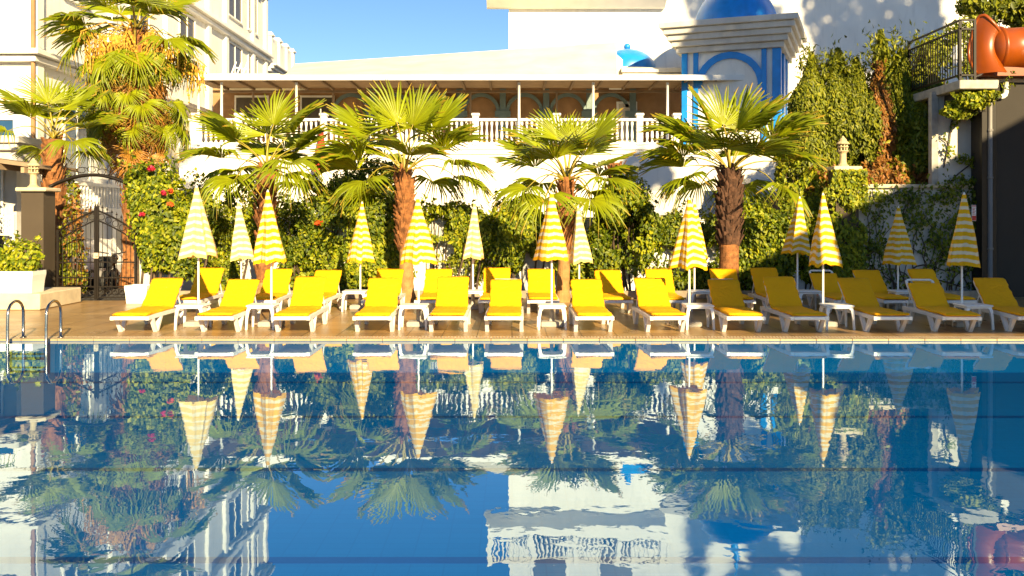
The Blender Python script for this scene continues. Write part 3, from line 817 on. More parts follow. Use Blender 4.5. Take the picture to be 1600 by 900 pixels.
# ================================================================== POOL LADDER
def ladder():
    t = thing('pool_ladder', 'stainless steel pool ladder handrails at the near end of the deck edge', 'pool ladder', (-7.89, 15.4, 0))
    for x in (-.33, .30):
        p = []; zt = .64; r = .2
        p.append((x, -.28, -.5)); p.append((x, -.28, .2)); p.append((x, -.27, zt-r))
        for k in range(9):
            w = math.pi*k/8; p.append((x, -.03-.24*math.cos(w), zt-r+r*math.sin(w)))
        p += [(x, .21, .2), (x, .21, .004)]
        mb = MB(); mb.tube(p, .024, 12); mb.build('handrail', M['chrome'], t, True)
        f = MB(); f.lathe([(.024, .03), (.05, .02), (.055, .006), (.0, .006)], 14, (x, .21, 0)); f.build('flange', M['chrome'], t, True)
    for z in (-.2, -.42):
        mb = MB(); mb.bbox(-.33, .30, -.31, -.25, z-.012, z+.012, .005); mb.build('step', M['chrome'], t)
ladder()

# ================================================================== LEFT: pillar, gate, planter
def lantern(name, label, loc, H, parent=None):
    t = thing(name, label, 'lantern', loc)
    s = H/.85
    mb = MB(); mb.lathe([(.16, 0), (.16, .04), (.11, .07), (.095, .12), (.09, .36), (.12, .40), (.15, .42), (.15, .45)], 12); mb.v = [(a*s, b*s, c*s) for a, b, c in mb.v]; mb.build('stem', M['stone'], t)
    hd = MB()
    for k in range(8):
        w = 2*math.pi*k/8; hd.box(.11*math.cos(w)-.018, .11*math.cos(w)+.018, .11*math.sin(w)-.018, .11*math.sin(w)+.018, .45, .62)
    hd.lathe([(.15, .535), (.155, .55), (.15, .56), (.12, .56), (.12, .535), (.15, .535)], 12)
    hd.v = [(a*s, b*s, c*s) for a, b, c in hd.v]; hd.build('pierced_head', M['stone'], t)
    cp = MB(); cp.lathe([(.17, .62), (.18, .64), (.13, .69), (.10, .72), (.10, .75), (.05, .80), (.02, .85), (0, .86)], 12); cp.v = [(a*s, b*s, c*s) for a, b, c in cp.v]; cp.build('roof', M['stone'], t)
    return t
DP = 22.2; xl, xr = WX(33, DP), WX(68, DP)
t = thing('gate_pillar', 'tall brown rendered pillar with a pale stone cap left of the iron gate', 'pillar', ((xl+xr)/2, DP+.27, 0))
mb = MB(); mb.box((xl-xr)/2, (xr-xl)/2, -.27, .30, 0, WZ(299, DP)); mb.build('shaft', M['pillar'], t)
mb = MB(); mb.bbox((xl-xr)/2-.1, (xr-xl)/2+.1, -.37, .40, WZ(299, DP), WZ(293, DP), .02); mb.build('cap_stone', M['cap'], t)
lantern('stone_lantern', 'carved stone lantern on the brown pillar beside the gate', (WX(50, DP+.2), DP+.27, WZ(293, DP)), .72)
# gate
DG = 22.7
t = thing('iron_gate', 'double wrought iron gate with arched top, scrolls and spear tips', 'gate', (WX(151, DG), DG, 0))
hw = .95
def ztop(x): f = 1-abs(x)/hw; return 1.66 + .62*(f**.85)*(1-.12*f)
for s in (-1, 1):
    lf = MB()
    lf.bar((s*hw, 0, .02), (s*hw, 0, 1.72), .05); lf.bar((s*.03, 0, .02), (s*.03, 0, 2.30), .05)
    for z in (.07, .33, .55, .93): lf.bar((s*.05, 0, z), (s*(hw-.02), 0, z), .03)
    xs = np.linspace(.03, hw, 12)
    lf.tube([(s*x, 0, ztop(x)) for x in xs], .022, 6); lf.tube([(s*x, 0, ztop(x)-.24) for x in xs], .018, 6)
    for k in range(1, 8):
        x = .03+(hw-.03)*k/8
        lf.tube([(s*x, 0, .33), (s*x, 0, ztop(x)-.24)], .009, 6)
    leaf = lf.build('gate_leaf', M['iron'], t)
    sc = MB(); sl = MB()
    for k in range(5):
        x = .12+.17*k; zc = ztop(x)-.12
        sc.tube([(s*x+.075*math.cos(w), 0, zc+.075*math.sin(w)) for w in np.linspace(0, 2*math.pi, 13)], .009, 5, cap=False)
        for q in (-1, 1):
            sl.tube([(s*x+q*(.03+.055*w/6)*math.cos(w), .0, .2+(.02+.012*w)*math.sin(w)) for w in np.linspace(0, 7, 14)], .009, 5)
    sc.build('ring_band', M['iron'], leaf); sl.build('scroll_panel', M['iron'], leaf)
    sp = MB()
    for k in range(0, 9):
        x = .03+(hw-.03)*k/8; z = ztop(x)
        sp.tube([(s*x, 0, z), (s*x, 0, z+.09)], .008, 5); sp.sphere((s*x, 0, z+.12), .026, 8, 6); sp.lathe([(.012, .14), (.0, .2)], 6, (s*x, 0, z))
    sp.build('spear_tips', M['iron'], leaf)
lk = MB(); lk.bbox(-.06, .06, -.05, -.026, 1.02, 1.16, .01); lk.sphere((.03, -.07, 1.09), .03); lk.build('lock', M['cap'], t)
# arch above the gate
t = thing('garden_arch', 'curved dark iron arch spanning above the gate', 'arch', (WX(150, DG+.5), DG+.5, 0))
mb = MB(); pts = []
for k in range(17):
    f = k/16; px = 78+(225-78)*f; py = 292-23*math.sin(math.pi*min(1, f*1.0))**.9 + 9*f
    pts.append((WX(px, DG+.5)-WX(150, DG+.5), 0, WZ(py, DG+.5)))
mb.tube(pts, .075, 8, flat=.6); mb.build('hoop', M['iron'], t, True)
for k in range(5):
    mb = MB()
    f = (k+1.5)/7; px = 88+112*f; z = WZ(292-23*math.sin(math.pi*f)+9*f-5, DG+.5); x = WX(px, DG+.5)-WX(150, DG+.5)
    mb.tube([(x+.17*math.cos(w)*(1-w/12), 0, z+.06+.07*math.sin(w)) for w in np.linspace(-.3, 7, 16)], .01, 5)
    mb.build('scroll', M['iron'], t)
for q, px in ((-1, 80), (1, 222)):
    mb = MB(); x = WX(px, DG+.5)-WX(150, DG+.5); mb.tube([(x, 0, 0), (x, 0, pts[0][2] if q < 0 else pts[-1][2])], .035, 8); mb.build('post', M['iron'], t, True)
# second pillar right of gate
t = thing('gate_pillar', 'whitewashed pillar right of the iron gate, half covered by flowering creeper', 'pillar', (WX(222, 22.9), 23.1, 0))
mb = MB(); mb.box(-.2, .22, -.2, .25, 0, 2.15); mb.build('shaft', M['plaster_old'], t)
mb = MB(); mb.bbox(-.25, .27, -.25, .30, 2.15, 2.23, .015); mb.build('cap_stone', M['cap'], t)
# planter step and trough
DS = 20.2
mb = MB(); mb.bbox(-16, WX(62, DS), DS, 22.15, 0.004, .36, .02); tag(mb.build('planter_step', M['cap']), 'beige stone ledge below the white planter trough', 'ledge')
def trough(label, x0, x1, y0, y1, z0, h, grp=None):
    t = thing('planter_trough', label, 'planter', ((x0+x1)/2, (y0+y1)/2, z0), group=grp)
    a, b = (x1-x0)/2, (y1-y0)/2; mb = MB()
    sec = [(.86, 0), (.93, h*.55), (1.0, h*.82), (1.0, h), (.93, h), (.9, h*.8)]
    V = []; Fc = []
    for (k, z) in sec:
        kx, ky = a-(1-k)*min(a, b), b-(1-k)*min(a, b)
        V += [(-kx, -ky, z), (kx, -ky, z), (kx, ky, z), (-kx, ky, z)]
    for i in range(len(sec)-1):
        for k in range(4): Fc.append((i*4+k, i*4+(k+1) % 4, i*4+4+(k+1) % 4, i*4+4+k))
    Fc.append((3, 2, 1, 0)); mb.add(V, Fc); mb.build('tub', M['trim'], t)
    mb = MB(); mb.box(-a*.9, a*.9, -b*.88, b*.88, h*.7, h*.86); mb.build('soil', M['soil'], t); return t
trough('long white planter trough on the beige ledge beside the brown pillar', -13.4, WX(60, 20.6), 20.35, 20.95, .36, .48)
trough('small square white planter on the deck right of the gate', WX(201, 22.0), WX(236, 22.0), 21.75, 22.25, .003, .42)
shrub('leafy_shrub', 'bright green shrub growing in the long white trough', 'shrub', [(-11.9, 20.65, 1.05, .9, .3, .45), (-10.9, 20.65, 1.1, .45, .28, .4), (-13, 20.65, 1.3, .8, .3, .6)], 2600, .11, 'leaf', .25, 4, loc=(-11.7, 20.65, .7))
shrub('leafy_shrub', 'yellow-green creeper behind the brown pillar at the left gatepost', 'shrub', [(-11.1, 23.4, 1.4, .28, .25, 1.5), (-10.95, 23.4, .5, .22, .2, .6)], 1500, .11, ['leaf_yellow', 'cypress_dead'], .3, 5)
shrub('tall_shrub', 'sunlit shrub at the edge of the photo before the blue window', 'shrub', [(-14.0, 23.6, 2.2, .75, .4, 1.3), (-14.3, 23.6, 1.0, .9, .4, .9)], 2200, .12, 'leaf_yellow', .3, 6)

# ================================================================== HOTEL (left, receding facade)
XF = -14.2; D0, D1, D2 = 27.4, 53.5, 59.7
t = thing('hotel_building', 'ornate white hotel with cornices and tall windows behind the palms', 'building', (XF, D0, 0))
def L(x, y, z): return (x-XF, y-D0, z)
mb = MB(); mb.box(-14, 0, 0, D1-D0, 0, 26); mb.build('wall', M['plaster'], t)
mb = MB(); mb.box(-14, -.02, D1-D0+.003, D2-D0, 0, 11.0); mb.build('wing_wall', M['plaster'], t)
for (z, pr, h) in ((6.6, .25, .18), (6.8, .4, .16), (11.0, .25, .2), (11.22, .42, .14), (11.38, .30, .12), (14.6, .3, .18), (17.9, .35, .2), (18.1, .5, .15), (22.0, .35, .25)):
    mb = MB(); mb.bbox(-14, pr, -pr, D1-D0+pr*.6, z, z+h, .02); mb.build('cornice', M['trim'], t)
for (z, pr, h) in ((10.55, .18, .15), (10.72, .34, .14), (10.88, .5, .12)):
    mb = MB(); mb.bbox(-14, pr, D1-D0+.4, D2-D0+pr*.6, z, z+h, .02); mb.build('cornice', M['trim'], t)
mb = MB(); mb.box(-14, .1, D1-D0+.45, D2-D0+.1, 11.0, 12.6); mb.build('parapet', M['plaster'], t)
for y in (D1-D0+.7, D1-D0+2.6, D1-D0+4.4, D2-D0-.15):
    mb = MB(); mb.bbox(-.4, .22, y-.22, y+.22, 11.0, 12.85, .03); mb.bbox(-.48, .3, y-.3, y+.3, 12.6, 12.72, .02); mb.build('parapet_pier', M['trim'], t)
for y in (.25, 5.4, 10.6, 15.8, 18.4, 23.2, D1-D0-.3):
    mb = MB(); mb.bbox(-.1, .16, y-.22, y+.22, 0.02, 22, .03); mb.build('pilaster', M['trim'], t)
def hwin(y0, y1, z0, z1, glass='glass'):
    f = MB(); e = .09
    f.box(-.02, .06, y0-e, y0, z0-e, z1+e); f.box(-.02, .06, y1, y1+e, z0-e, z1+e)
    f.box(-.02, .06, y0, y1, z1, z1+e); f.box(-.02, .1, y0-e*1.5, y1+e*1.5, z0-e, z0-.003)
    f.box(-.02, .05, (y0+y1)/2-.03, (y0+y1)/2+.03, z0, z1)
    w = f.build('window', M['trim'], t)
    p = MB(); p.box(-.01, .012, y0, y1, z0, z1); p.build('pane', M[glass], w)
    hd = MB(); hd.bbox(.0, .22, y0-.25, y1+.25, z1+.16, z1+.3, .02); hd.build('hood_mould', M['trim'], w)
for z0, z1 in ((9.05, 10.8), (12.2, 14.2), (15.5, 17.4), (19.0, 21.2)):
    for y0, y1 in ((2.0, 3.7), (7.0, 8.8), (12.2, 14.0), (46.4-D0, 48.6-D0), (49.9-D0, 51.6-D0)):
        hwin(y0, y1, z0, z1)
for z0, z1 in ((3.3, 5.6),):
    for y0, y1 in ((2.0, 3.7), (7.0, 8.8), (12.2, 14.0)): hwin(y0, y1, z0, z1, 'blueglass')
# end wall facing the pool
def ewin(x0, x1, z0, z1):
    f = MB(); e = .08
    f.box(x0-e, x0, -.06, .02, z0-e, z1+e); f.box(x1, x1+e, -.06, .02, z0-e, z1+e); f.box(x0, x1, -.06, .02, z1, z1+e); f.box(x0-e, x1+e, -.1, .02, z0-e, z0-.003)
    f.box((x0+x1)/2-.03, (x0+x1)/2+.03, -.05, .02, z0, z1)
    w = f.build('window', M['trim'], t); p = MB(); p.box(x0, x1, -.012, .01, z0, z1); p.build('pane', M['blueglass'], w)
for z0, z1 in ((4.0, 4.9), (8.6, 10.4), (12.2, 14.0)):
    for x0 in (-1.6, -4.2): ewin(x0, x0+1.1, z0, z1)
dp = MB(); dp.tube([(.12, -.12, 0), (.12, -.12, 18)], .06, 10); dp.build('downpipe', M['tan'], t, True)
# low balcony with balusters seen above the gate
bl = MB(); bl.box(.003, .9, 1.0, 4.6, 2.2, 2.32); bl.build('balcony_slab', M['trim'], t)
br = MB(); br.box(.78, .9, 1.0, 4.6, 3.02, 3.12); br.build('balcony_rail', M['trim'], t)
bme = MB(); bme.lathe([(.05, 0), (.05, .05), (.03, .09), (.055, .25), (.03, .5), (.05, .64), (.05, .7)], 8); bme = bme.mesh('baluster', M['trim'], True)
for k in range(16):
    o = link('baluster', bme, t); o.location = (.84, 1.1+k*.225, 2.32)
gd = MB(); gd.box(.0, .05, 5.3, 7.2, 0, 2.0); 
for k in range(9): gd.box(.05, .062, 5.3, 7.2, .06+k*.21, .22+k*.21)
gd.build('shutter_door', M['shutter'], t)
bc = MB(); bc.box(.003, 1.1, 18.4, 24.8, 8.3, 8.5); bc.build('balcony_slab', M['trim'], t)

# annexe with shaded canopy and blue windows, far left
t = thing('annexe_building', 'low annexe with blue windows behind the brown pillar', 'building', (-15.5, 26.0, 0))
mb = MB(); mb.box(-6, 1.62, 0, 1.2, 0, 4.3); mb.build('wall', M['plaster_old'], t)
for x0, z0, z1 in ((-1.0, 2.1, 3.4), (.25, 2.1, 3.4), (-1.0, .9, 1.65), (.35, .9, 1.65)):
    f = MB(); f.box(x0-.07, x0, -.05, .01, z0-.07, z1+.07); f.box(x0+.95, x0+1.02, -.05, .01, z0-.07, z1+.07); f.box(x0, x0+.95, -.05, .01, z1, z1+.07); f.box(x0-.07, x0+1.02, -.1, .01, z0-.07, z0-.003)
    f.box(x0+.45, x0+.5, -.04, .01, z0, z1)
    w = f.build('window', M['trim'], t); p = MB(); p.box(x0, x0+.95, -.015, .005, z0, z1); p.build('pane', M['blueglass'] if z0 > 2 else M['glass'], w)
cn = MB(); cn.bbox(-6, 1.8, -.25, 1.3, 4.1, 4.3, .02); cn.bbox(-6, 1.7, -.15, 1.3, 3.9, 4.098, .02); cn.build('cornice', M['plaster_old'], t)
t = thing('slatted_canopy', 'brown slatted canopy reaching in from the left edge behind the pillar', 'canopy', (-14, 23.6, 0))
mb = MB(); mb.add([(-3, 0, 3.95), (1.9, 0, 3.28), (1.9, 2.3, 3.28), (-3, 2.3, 3.95), (-3, 0, 4.05), (1.9, 0, 3.38), (1.9, 2.3, 3.38), (-3, 2.3, 4.05)], [(3, 2, 1, 0), (4, 5, 6, 7), (0, 1, 5, 4), (1, 2, 6, 5), (2, 3, 7, 6), (3, 0, 4, 7)]); mb.build('roof', M['rafter'], t)
for k in range(7):
    x = -2.4+k*.66; z = 3.95-(x+3)/4.9*.67
    mb = MB(); mb.box(x, x+.09, -.1, 2.2, z-.17, z-.03); mb.build('rafter', M['soffit'], t)
for x in (-2.5, 1.6):
    mb = MB(); mb.box(x, x+.1, 1.9, 2.0, 0, 3.3-(x-1.6)*.13); mb.build('post', M['rafter'], t)
t = thing('ornamental_panel', 'white pierced ornamental fence panel below the blue window', 'fence panel', (-13.95, 24.6, 0))
mb = MB(); mb.box(-.75, .75, -.02, .02, 2.02, 2.07); mb.box(-.75, .75, -.02, .02, 1.55, 1.6)
for k in range(9):
    for j in range(3):
        mb.tube([(-.68+k*.17+.07*math.cos(w), 0, 1.68+.13*j+.06*math.sin(w)) for w in np.linspace(0, 6.283, 9)], .018, 4, cap=False)
for x in (-.75, .72): mb.box(x, x+.05, -.03, .03, 0, 2.1)
mb.build('panel', M['trim'], t)

# parked car, motorbike
def wheel(parent, c, r, w, axis='x'):
    mb = MB()
    prof = [(r*.62, -w/2), (r*.9, -w/2), (r, -w*.3), (r, w*.3), (r*.9, w/2), (r*.62, w/2)]
    mb.lathe(prof, 20); V = [(z, x, y) for x, y, z in mb.v]; mb.v = V
    o = mb.build('wheel', M['black'], parent, False); o.location = c
    rm = MB(); rm.lathe([(0, w*.2), (r*.2, w*.22), (r*.6, w*.1), (r*.62, -w*.4)], 14); rm.v = [(z, x, y) for x, y, z in rm.v]; q = rm.build('rim', M['chrome'], o)
    return o
t = thing('parked_car', 'white car parked behind the gate, seen through its bars', 'car', (-12.75, 27.6, -.04))
body = MB()
secs = [(-1.9, .45, .62, .60), (-1.82, .36, .82, .74), (-1.2, .32, .92, .80), (.2, .32, .96, .82), (1.5, .32, .95, .80), (1.85, .40, .85, .74), (1.92, .5, .7, .62)]
V = []; Fc = []
for (y, z0, z1, w) in secs:
    V += [(-w, y, z0), (w, y, z0), (w*1.03, y, (z0+z1)/2), (w*.93, y, z1), (-w*.93, y, z1), (-w*1.03, y, (z0+z1)/2)]
for i in range(len(secs)-1):
    for k in range(6): Fc.append((i*6+k, i*6+(k+1) % 6, i*6+6+(k+1) % 6, i*6+6+k))
Fc.append((5, 4, 3, 2, 1, 0)); Fc.append(tuple((len(secs)-1)*6+k for k in range(6))); body.add(V, Fc)
body.build('body', M['carpaint'], t, fix=True)
cab = MB(); secs = [(-1.75, .80, .70), (-1.45, 1.35, .60), (-.2, 1.45, .62), (.6, 1.38, .60), (1.15, .93, .70)]
V = []; Fc = []
for (y, z1, w) in secs: V += [(-.74, y*1.02, .82), (.74, y*1.02, .82), (w, y, z1), (-w, y, z1)]
for i in range(4):
    for k in range(4): Fc.append((i*4+k, i*4+(k+1) % 4, i*4+4+(k+1) % 4, i*4+4+k))
Fc += [(3, 2, 1, 0), (16, 17, 18, 19)]; cab.add(V, Fc); cab.build('cabin', M['carpaint'], t, fix=True)
rw = MB(); rw.add([(-.58, -1.745, .95), (.58, -1.745, .95), (.52, -1.50, 1.30), (-.52, -1.50, 1.30)], [(0, 1, 2, 3)]); rw.v = [(x, y-.06, z) for x, y, z in rw.v]; rw.build('rear_window', M['glass'], t)
for s in (-1, 1):
    for y in (-1.2, 1.2): wheel(t, (s*.72, y, .31), .31, .2)
    hl = MB(); hl.sphere((s*.58, -1.86, .72), .11, 10, 6, sc=(1.2, .35, .8)); hl.build('tail_light', M['redpaint'], t, True)
pl = MB(); pl.box(-.26, .26, -1.93, -1.91, .5, .61); pl.build('number_plate', M['trim'], t)
bm_ = MB(); bm_.bbox(-.78, .78, -1.97, -1.83, .33, .5, .03); bm_.build('bumper', M['black'], t)
t = thing('motorbike', 'dark motorbike parked on the drive behind the gate', 'motorbike', (WX(172, 26.2), 26.2, -.04), R(12))
wheel(t, (0, -.62, .3), .3, .12); wheel(t, (0, .68, .3), .3, .11)
mb = MB(); mb.tube([(0, -.62, .3), (0, -.25, .62), (0, .2, .75), (0, .5, .85)], [.05, .07, .07, .04], 8); mb.tube([(0, .68, .3), (0, .48, .98)], .035, 8); mb.sphere((0, -.02, .42), .2, 12, 8, sc=(.8, 1.3, .9)); mb.build('engine_frame', M['black'], t, True)
mb = MB(); mb.sphere((0, .15, .82), .2, 14, 8, sc=(.75, 1.5, .7)); mb.build('fuel_tank', M['iron'], t, True)
mb = MB(); mb.bbox(-.13, .13, -.75, -.05, .74, .86, .05); mb.build('seat', M['black'], t)
mb = MB(); mb.tube([(-.36, .38, 1.08), (-.1, .46, 1.02), (.1, .46, 1.02), (.36, .38, 1.08)], .018, 8); mb.build('handlebar', M['chrome'], t, True)
mb = MB(); mb.sphere((0, .6, .9), .11, 12, 8); mb.build('headlight', M['chrome'], t, True)
mb = MB(); mb.bbox(-.2, .2, -1.0, -.68, .68, 1.0, .05); mb.build('top_box', M['black'], t)
# ================================================================== TERRACE
t = thing('terrace_building', 'long white terrace wall with a dark arcaded loggia above the garden', 'building', (0, 38.2, 0))
mb = MB(); mb.box(-13.7, 11.5, 0, 9.6, 0, 4.80); mb.build('lower_wall', M['plaster'], t)
mb = MB(); mb.bbox(-13.7, 11.5, -.14, 9.6, 4.803, 5.0, .02); mb.bbox(-13.7, 11.5, -.07, 0, 4.62, 4.80, .01); mb.build('terrace_slab', M['trim'], t)
mb = MB(); mb.box(-13.7, 9, 4.3, 4.6, 5.0, 7.95); mb.build('back_wall', M['tan'], t)
def arch(xc, w, zs, ring, parent, m, y, d, base=5.0):
    mb = MB(); n = 14
    for k in range(n):
        a, b = math.pi*k/n, math.pi*(k+1)/n
        P = [(xc+w*math.cos(a), zs+w*math.sin(a)), (xc+(w+ring)*math.cos(a), zs+(w+ring)*math.sin(a)), (xc+(w+ring)*math.cos(b), zs+(w+ring)*math.sin(b)), (xc+w*math.cos(b), zs+w*math.sin(b))]
        mb.prism(P[::-1], y, y+d)
    return mb.build('arch_band', m, parent, fix=True)
for k in range(-5, 4):
    xc = 2.55 + k*1.98
    if xc > 5.2: continue
    arch(xc, .70, 6.85, .16, t, M['teal'], 4.16, .13)
    c = MB(); x = xc+.99
    c.box(x-.20, x+.20, 4.12, 4.29, 5.0, 6.62); c.box(x-.36, x+.36, 4.08, 4.29, 6.62, 6.88); c.box(x-.14, x+.14, 4.14, 4.29, 6.88, 7.9); c.build('column', M['teal'], t)
dm = MB(); dm.box(4.78, 5.72, 4.2, 4.29, 5.0, 7.32); dw = dm.build('door_frame', M['trim'], t)
dl = MB(); dl.bbox(4.88, 5.62, 4.16, 4.199, 5.02, 7.22, .01); dl.box(4.98, 5.52, 4.145, 4.16, 6.15, 7.05); dd = dl.build('door', M['door'], t); 
hd = MB(); hd.sphere((4.95, 4.12, 6.05), .04, 8, 6); hd.build('handle', M['chrome'], dd)
for (x0, x1) in ((-12.6, -11.2), (-9.6, -8.2)):
    w = MB(); w.box(x0-.08, x1+.08, 4.2, 4.29, 5.9, 7.6); o = w.build('window', M['trim'], t); p = MB(); p.box(x0, x1, 4.18, 4.199, 6.0, 7.5); p.build('pane', M['glass'], o)
# balustrade
t = thing('balustrade', 'long white balustrade with turned balusters along the terrace edge', 'balustrade', (0, 38.15, 5.0))
X0b, X1b = -13.3, WX(1063, 38)
mb = MB(); mb.bbox(X0b, X1b, -.13, .13, .98, 1.09, .02); mb.build('top_rail', M['trim'], t)
mb = MB(); mb.bbox(X0b, X1b, -.11, .11, .003, .1, .02); mb.build('bottom_rail', M['trim'], t)
piers = [WX(p, 38) for p in (303, 372, 440, 505, 625, 743, 870, 1000, 1058)]
for x in piers:
    mb = MB(); mb.bbox(x-.13, x+.13, -.15, .15, .0, 1.2, .015); mb.bbox(x-.17, x+.17, -.19, .19, 1.2, 1.3, .02); mb.build('pier', M['trim'], t)
bme = MB(); bme.lathe([(.06, .1), (.06, .15), (.035, .19), (.065, .38), (.055, .5), (.032, .68), (.04, .78), (.06, .86), (.06, .98)], 8); bme = bme.mesh('baluster', M['trim'], True)
nb = 98; 
for k in range(nb):
    x = X0b+.1+(X1b-X0b-.2)*k/(nb-1)
    if min(abs(x-p) for p in piers) < .17: continue
    o = link('baluster', bme, t); o.location = (x, 0, 0)
# canopy
t = thing('terrace_canopy', 'wide cream fabric canopy on white posts over the terrace', 'canopy', (0, 37.6, 5.0))
def Lc(px, D, z): return (WX(px, D), D-37.6, z-5.0)
ze = 7.74; n = 24; V = []; Fc = []
A = Vector(Lc(460, 46.6, 9.75)); B = Vector(Lc(963, 42.0, 9.95)); A2 = Vector(Lc(440, 37.5, ze)); B2 = Vector(Lc(964, 37.5, ze))
m = 8
for i in range(n+1):
    f = i/n
    for j in range(m+1):
        q = j/m; p = A2.lerp(B2, f).lerp(A.lerp(B, f), q)
        p.z -= .10*math.sin(q*math.pi) + .02*math.sin(f*n*math.pi/2)*math.sin(q*math.pi)
        V.append(p)
for i in range(n):
    for j in range(m): Fc.append((i*(m+1)+j, (i+1)*(m+1)+j, (i+1)*(m+1)+j+1, i*(m+1)+j+1))
mb = MB(); mb.add(V, Fc); nv = len(V)
mb.add([p - Vector((0, 0, .04)) for p in V], [tuple(reversed(f)) for f in Fc]); mb.build('fabric_roof', M['fabric'], t, True)
mb = MB(); x0, x1 = WX(295, 37.5), WX(1186, 37.5)
mb.box(x0, x1, -.1, -.02, ze-5.0-.16, ze-5.0+.05); mb.build('fascia', M['trim'], t)
mb = MB(); mb.box(x0, x1, -.02, 3.0, ze-5.0-.06, ze-5.0-.02); mb.build('soffit', M['soffit'], t)
mb = MB(); mb.box(WX(966, 37.5), x1, 0, 3.0, ze-5.0, ze-5.0+.05); mb.build('flat_roof', M['fabric'], t)
mb = MB(); mb.box(x0, WX(436, 37.5), 0, 6, ze-5.0, ze-5.0+.12); mb.build('flat_roof', M['fabric'], t)
mb = MB(); x = x0+.6
while x < x1: mb.box(x, x+.09, 0, 3.0, ze-5.0-.16, ze-5.0-.062); x += 1.15
mb.build('rafters', M['rafter'], t)
mb = MB(); mb.box(x0, x1, 2.9, 3.02, ze-5.0-.26, ze-5.0-.162); mb.build('beam', M['rafter'], t)
for px in (310, 346, 463, 811, 927, 1043, 1180):
    mb = MB(); x = WX(px, 37.9); mb.tube([(x, .32, .0), (x, .32, ze-5.0-.2)], .055, 10); mb.build('post', M['pole'], t, True)
for px in (395, 520, 640, 735, 870):
    mb = MB(); x = WX(px, 40.5); mb.tube([(x, 2.96, .0), (x, 2.96, ze-5.0-.26)], .045, 8); mb.build('inner_post', M['rafter'], t, True)
# parapet and small dome right of canopy
t = thing('blue_dome', 'small blue half dome with a ball finial behind the canopy ridge', 'dome', (WX(980, 42.6), 42.6, 8.30))
mb = MB(); mb.lathe([(1.32*math.cos(a), .45+1.0*math.sin(a)) for a in np.linspace(0, math.pi/2, 14)], 32); mb.build('shell', M['blue'], t, True)
mb = MB(); mb.lathe([(1.42, -.2), (1.42, .35), (1.36, .45), (1.2, .45)], 32); mb.build('drum', M['trim'], t)
mb = MB(); mb.sphere((0, 0, 1.56), .16, 14, 10); mb.build('ball', M['blue'], t, True)
t = thing('stepped_parapet', 'low stepped white parapet between the small dome and the domed tower', 'parapet', (WX(1030, 40), 40, 7.8))
for k in range(3):
    mb = MB(); mb.bbox(-1.55-.06*k, 1.2, -.1-.1*k, .8, .0+.22*k, .2+.22*k, .015); mb.build('course', M['plaster_old'], t)
t = thing('gable_upstand', 'white upstand wall at the end of the cream canopy beside the small dome', 'wall', (WX(962, 41.4), 41.4, 7.8))
mb = MB(); mb.prism([(-.25, 0), (.3, 0), (.3, 1.25), (-.05, 1.55), (-.25, 1.5)], -.1, .5); mb.build('wall', M['plaster'], t)
# big white block
t = thing('hotel_block', 'tall plain white hotel block with a balustraded balcony behind the terrace', 'building', (0, 44, 0))
mb = MB(); mb.box(WX(795, 44), 40, 0, 14, 0, 24); mb.build('wall', M['plaster'], t)
xa = WX(760, 43)
mb = MB(); mb.prismx([(-1.1, 12.25), (-1.1, 12.75), (0, 12.75), (0, 11.9), (-.35, 11.9)], xa, 7.2); mb.build('balcony_slab', M['trim'], t, fix=True)
mb = MB(); mb.bbox(xa, 7.2, -1.1, -.92, 13.75, 13.9, .02); mb.build('balcony_rail', M['trim'], t)
for k in range(42):
    o = link('baluster', bme, t); o.location = (xa+.15+k*.2, -1.0, 12.75)
for k in range(5):
    x = xa+.1+k*2.0
    mb = MB(); mb.bbox(x-.12, x+.12, -1.14, -.88, 12.75, 14.0, .015); mb.build('balcony_pier', M['trim'], t)
for x0 in (1.0, 4.2):
    f = MB(); f.box(x0-.1, x0+1.6, -.05, .0, 12.76, 15.3); o = f.build('balcony_door', M['trim'], t); p = MB(); p.box(x0, x0+1.5, -.07, -.052, 12.9, 15.2); p.build('pane', M['glass'], o)
# domed tower
ya = R(-21); W = 2.725
t = thing('domed_tower', 'white tower with stepped cornice, blue pilasters, arch and large blue dome', 'tower', (9.53, 39.5, 0), ya)
zt = 9.99
ins = [0, .14, .28, .42, .58]
for k in range(5):
    h = W-ins[k]; mb = MB(); mb.bbox(-h, h, -h, h, zt-.24*(k+1)+.003, zt-.24*k, .02); mb.build('cornice', M['plaster_old'], t)
hb = 1.92; zb = zt-1.2
mb = MB(); mb.box(-hb, hb, -hb, hb, 0, zb); mb.build('wall', M['plaster'], t)
for (x0, x1) in ((-hb-.02, -hb+.22), (-hb+.46, -hb+.66), (hb-.66, hb-.46), (hb-.24, hb+.02)):
    mb = MB(); mb.bbox(x0, x1, -hb-.10, -hb+.02, 5.0, zb-.003, .015); mb.build('pilaster', M['blue'], t)
for (y0, y1) in ((-hb-.1, -hb+.26), (-.6, .2), (hb-1.0, hb-.1)):
    mb = MB(); mb.bbox(hb-.02, hb+.10, y0, y1, 5.0, zb-.003, .015); mb.build('pilaster', M['blue'], t)
arch(0, 1.12, 7.36, .27, t, M['blue'], -hb-.09, .10)
mb = MB(); mb.lathe([(1.75*math.cos(a), zt+1.95*math.sin(a)) for a in np.linspace(0, math.pi/2, 18)], 40); mb.build('dome', M['blue'], t, True)
mb = MB(); mb.lathe([(1.95, zt-.0), (1.95, zt+.10), (1.74, zt+.12)], 40); mb.build('drum', M['plaster_old'], t)
mb = MB(); mb.lathe([(.22, zt+1.9), (.12, zt+2.1), (.2, zt+2.3), (.08, zt+2.5), (.12, zt+2.62), (.03, zt+2.8), (0, zt+3.7)], 14); mb.build('finial', M['blue'], t, True)
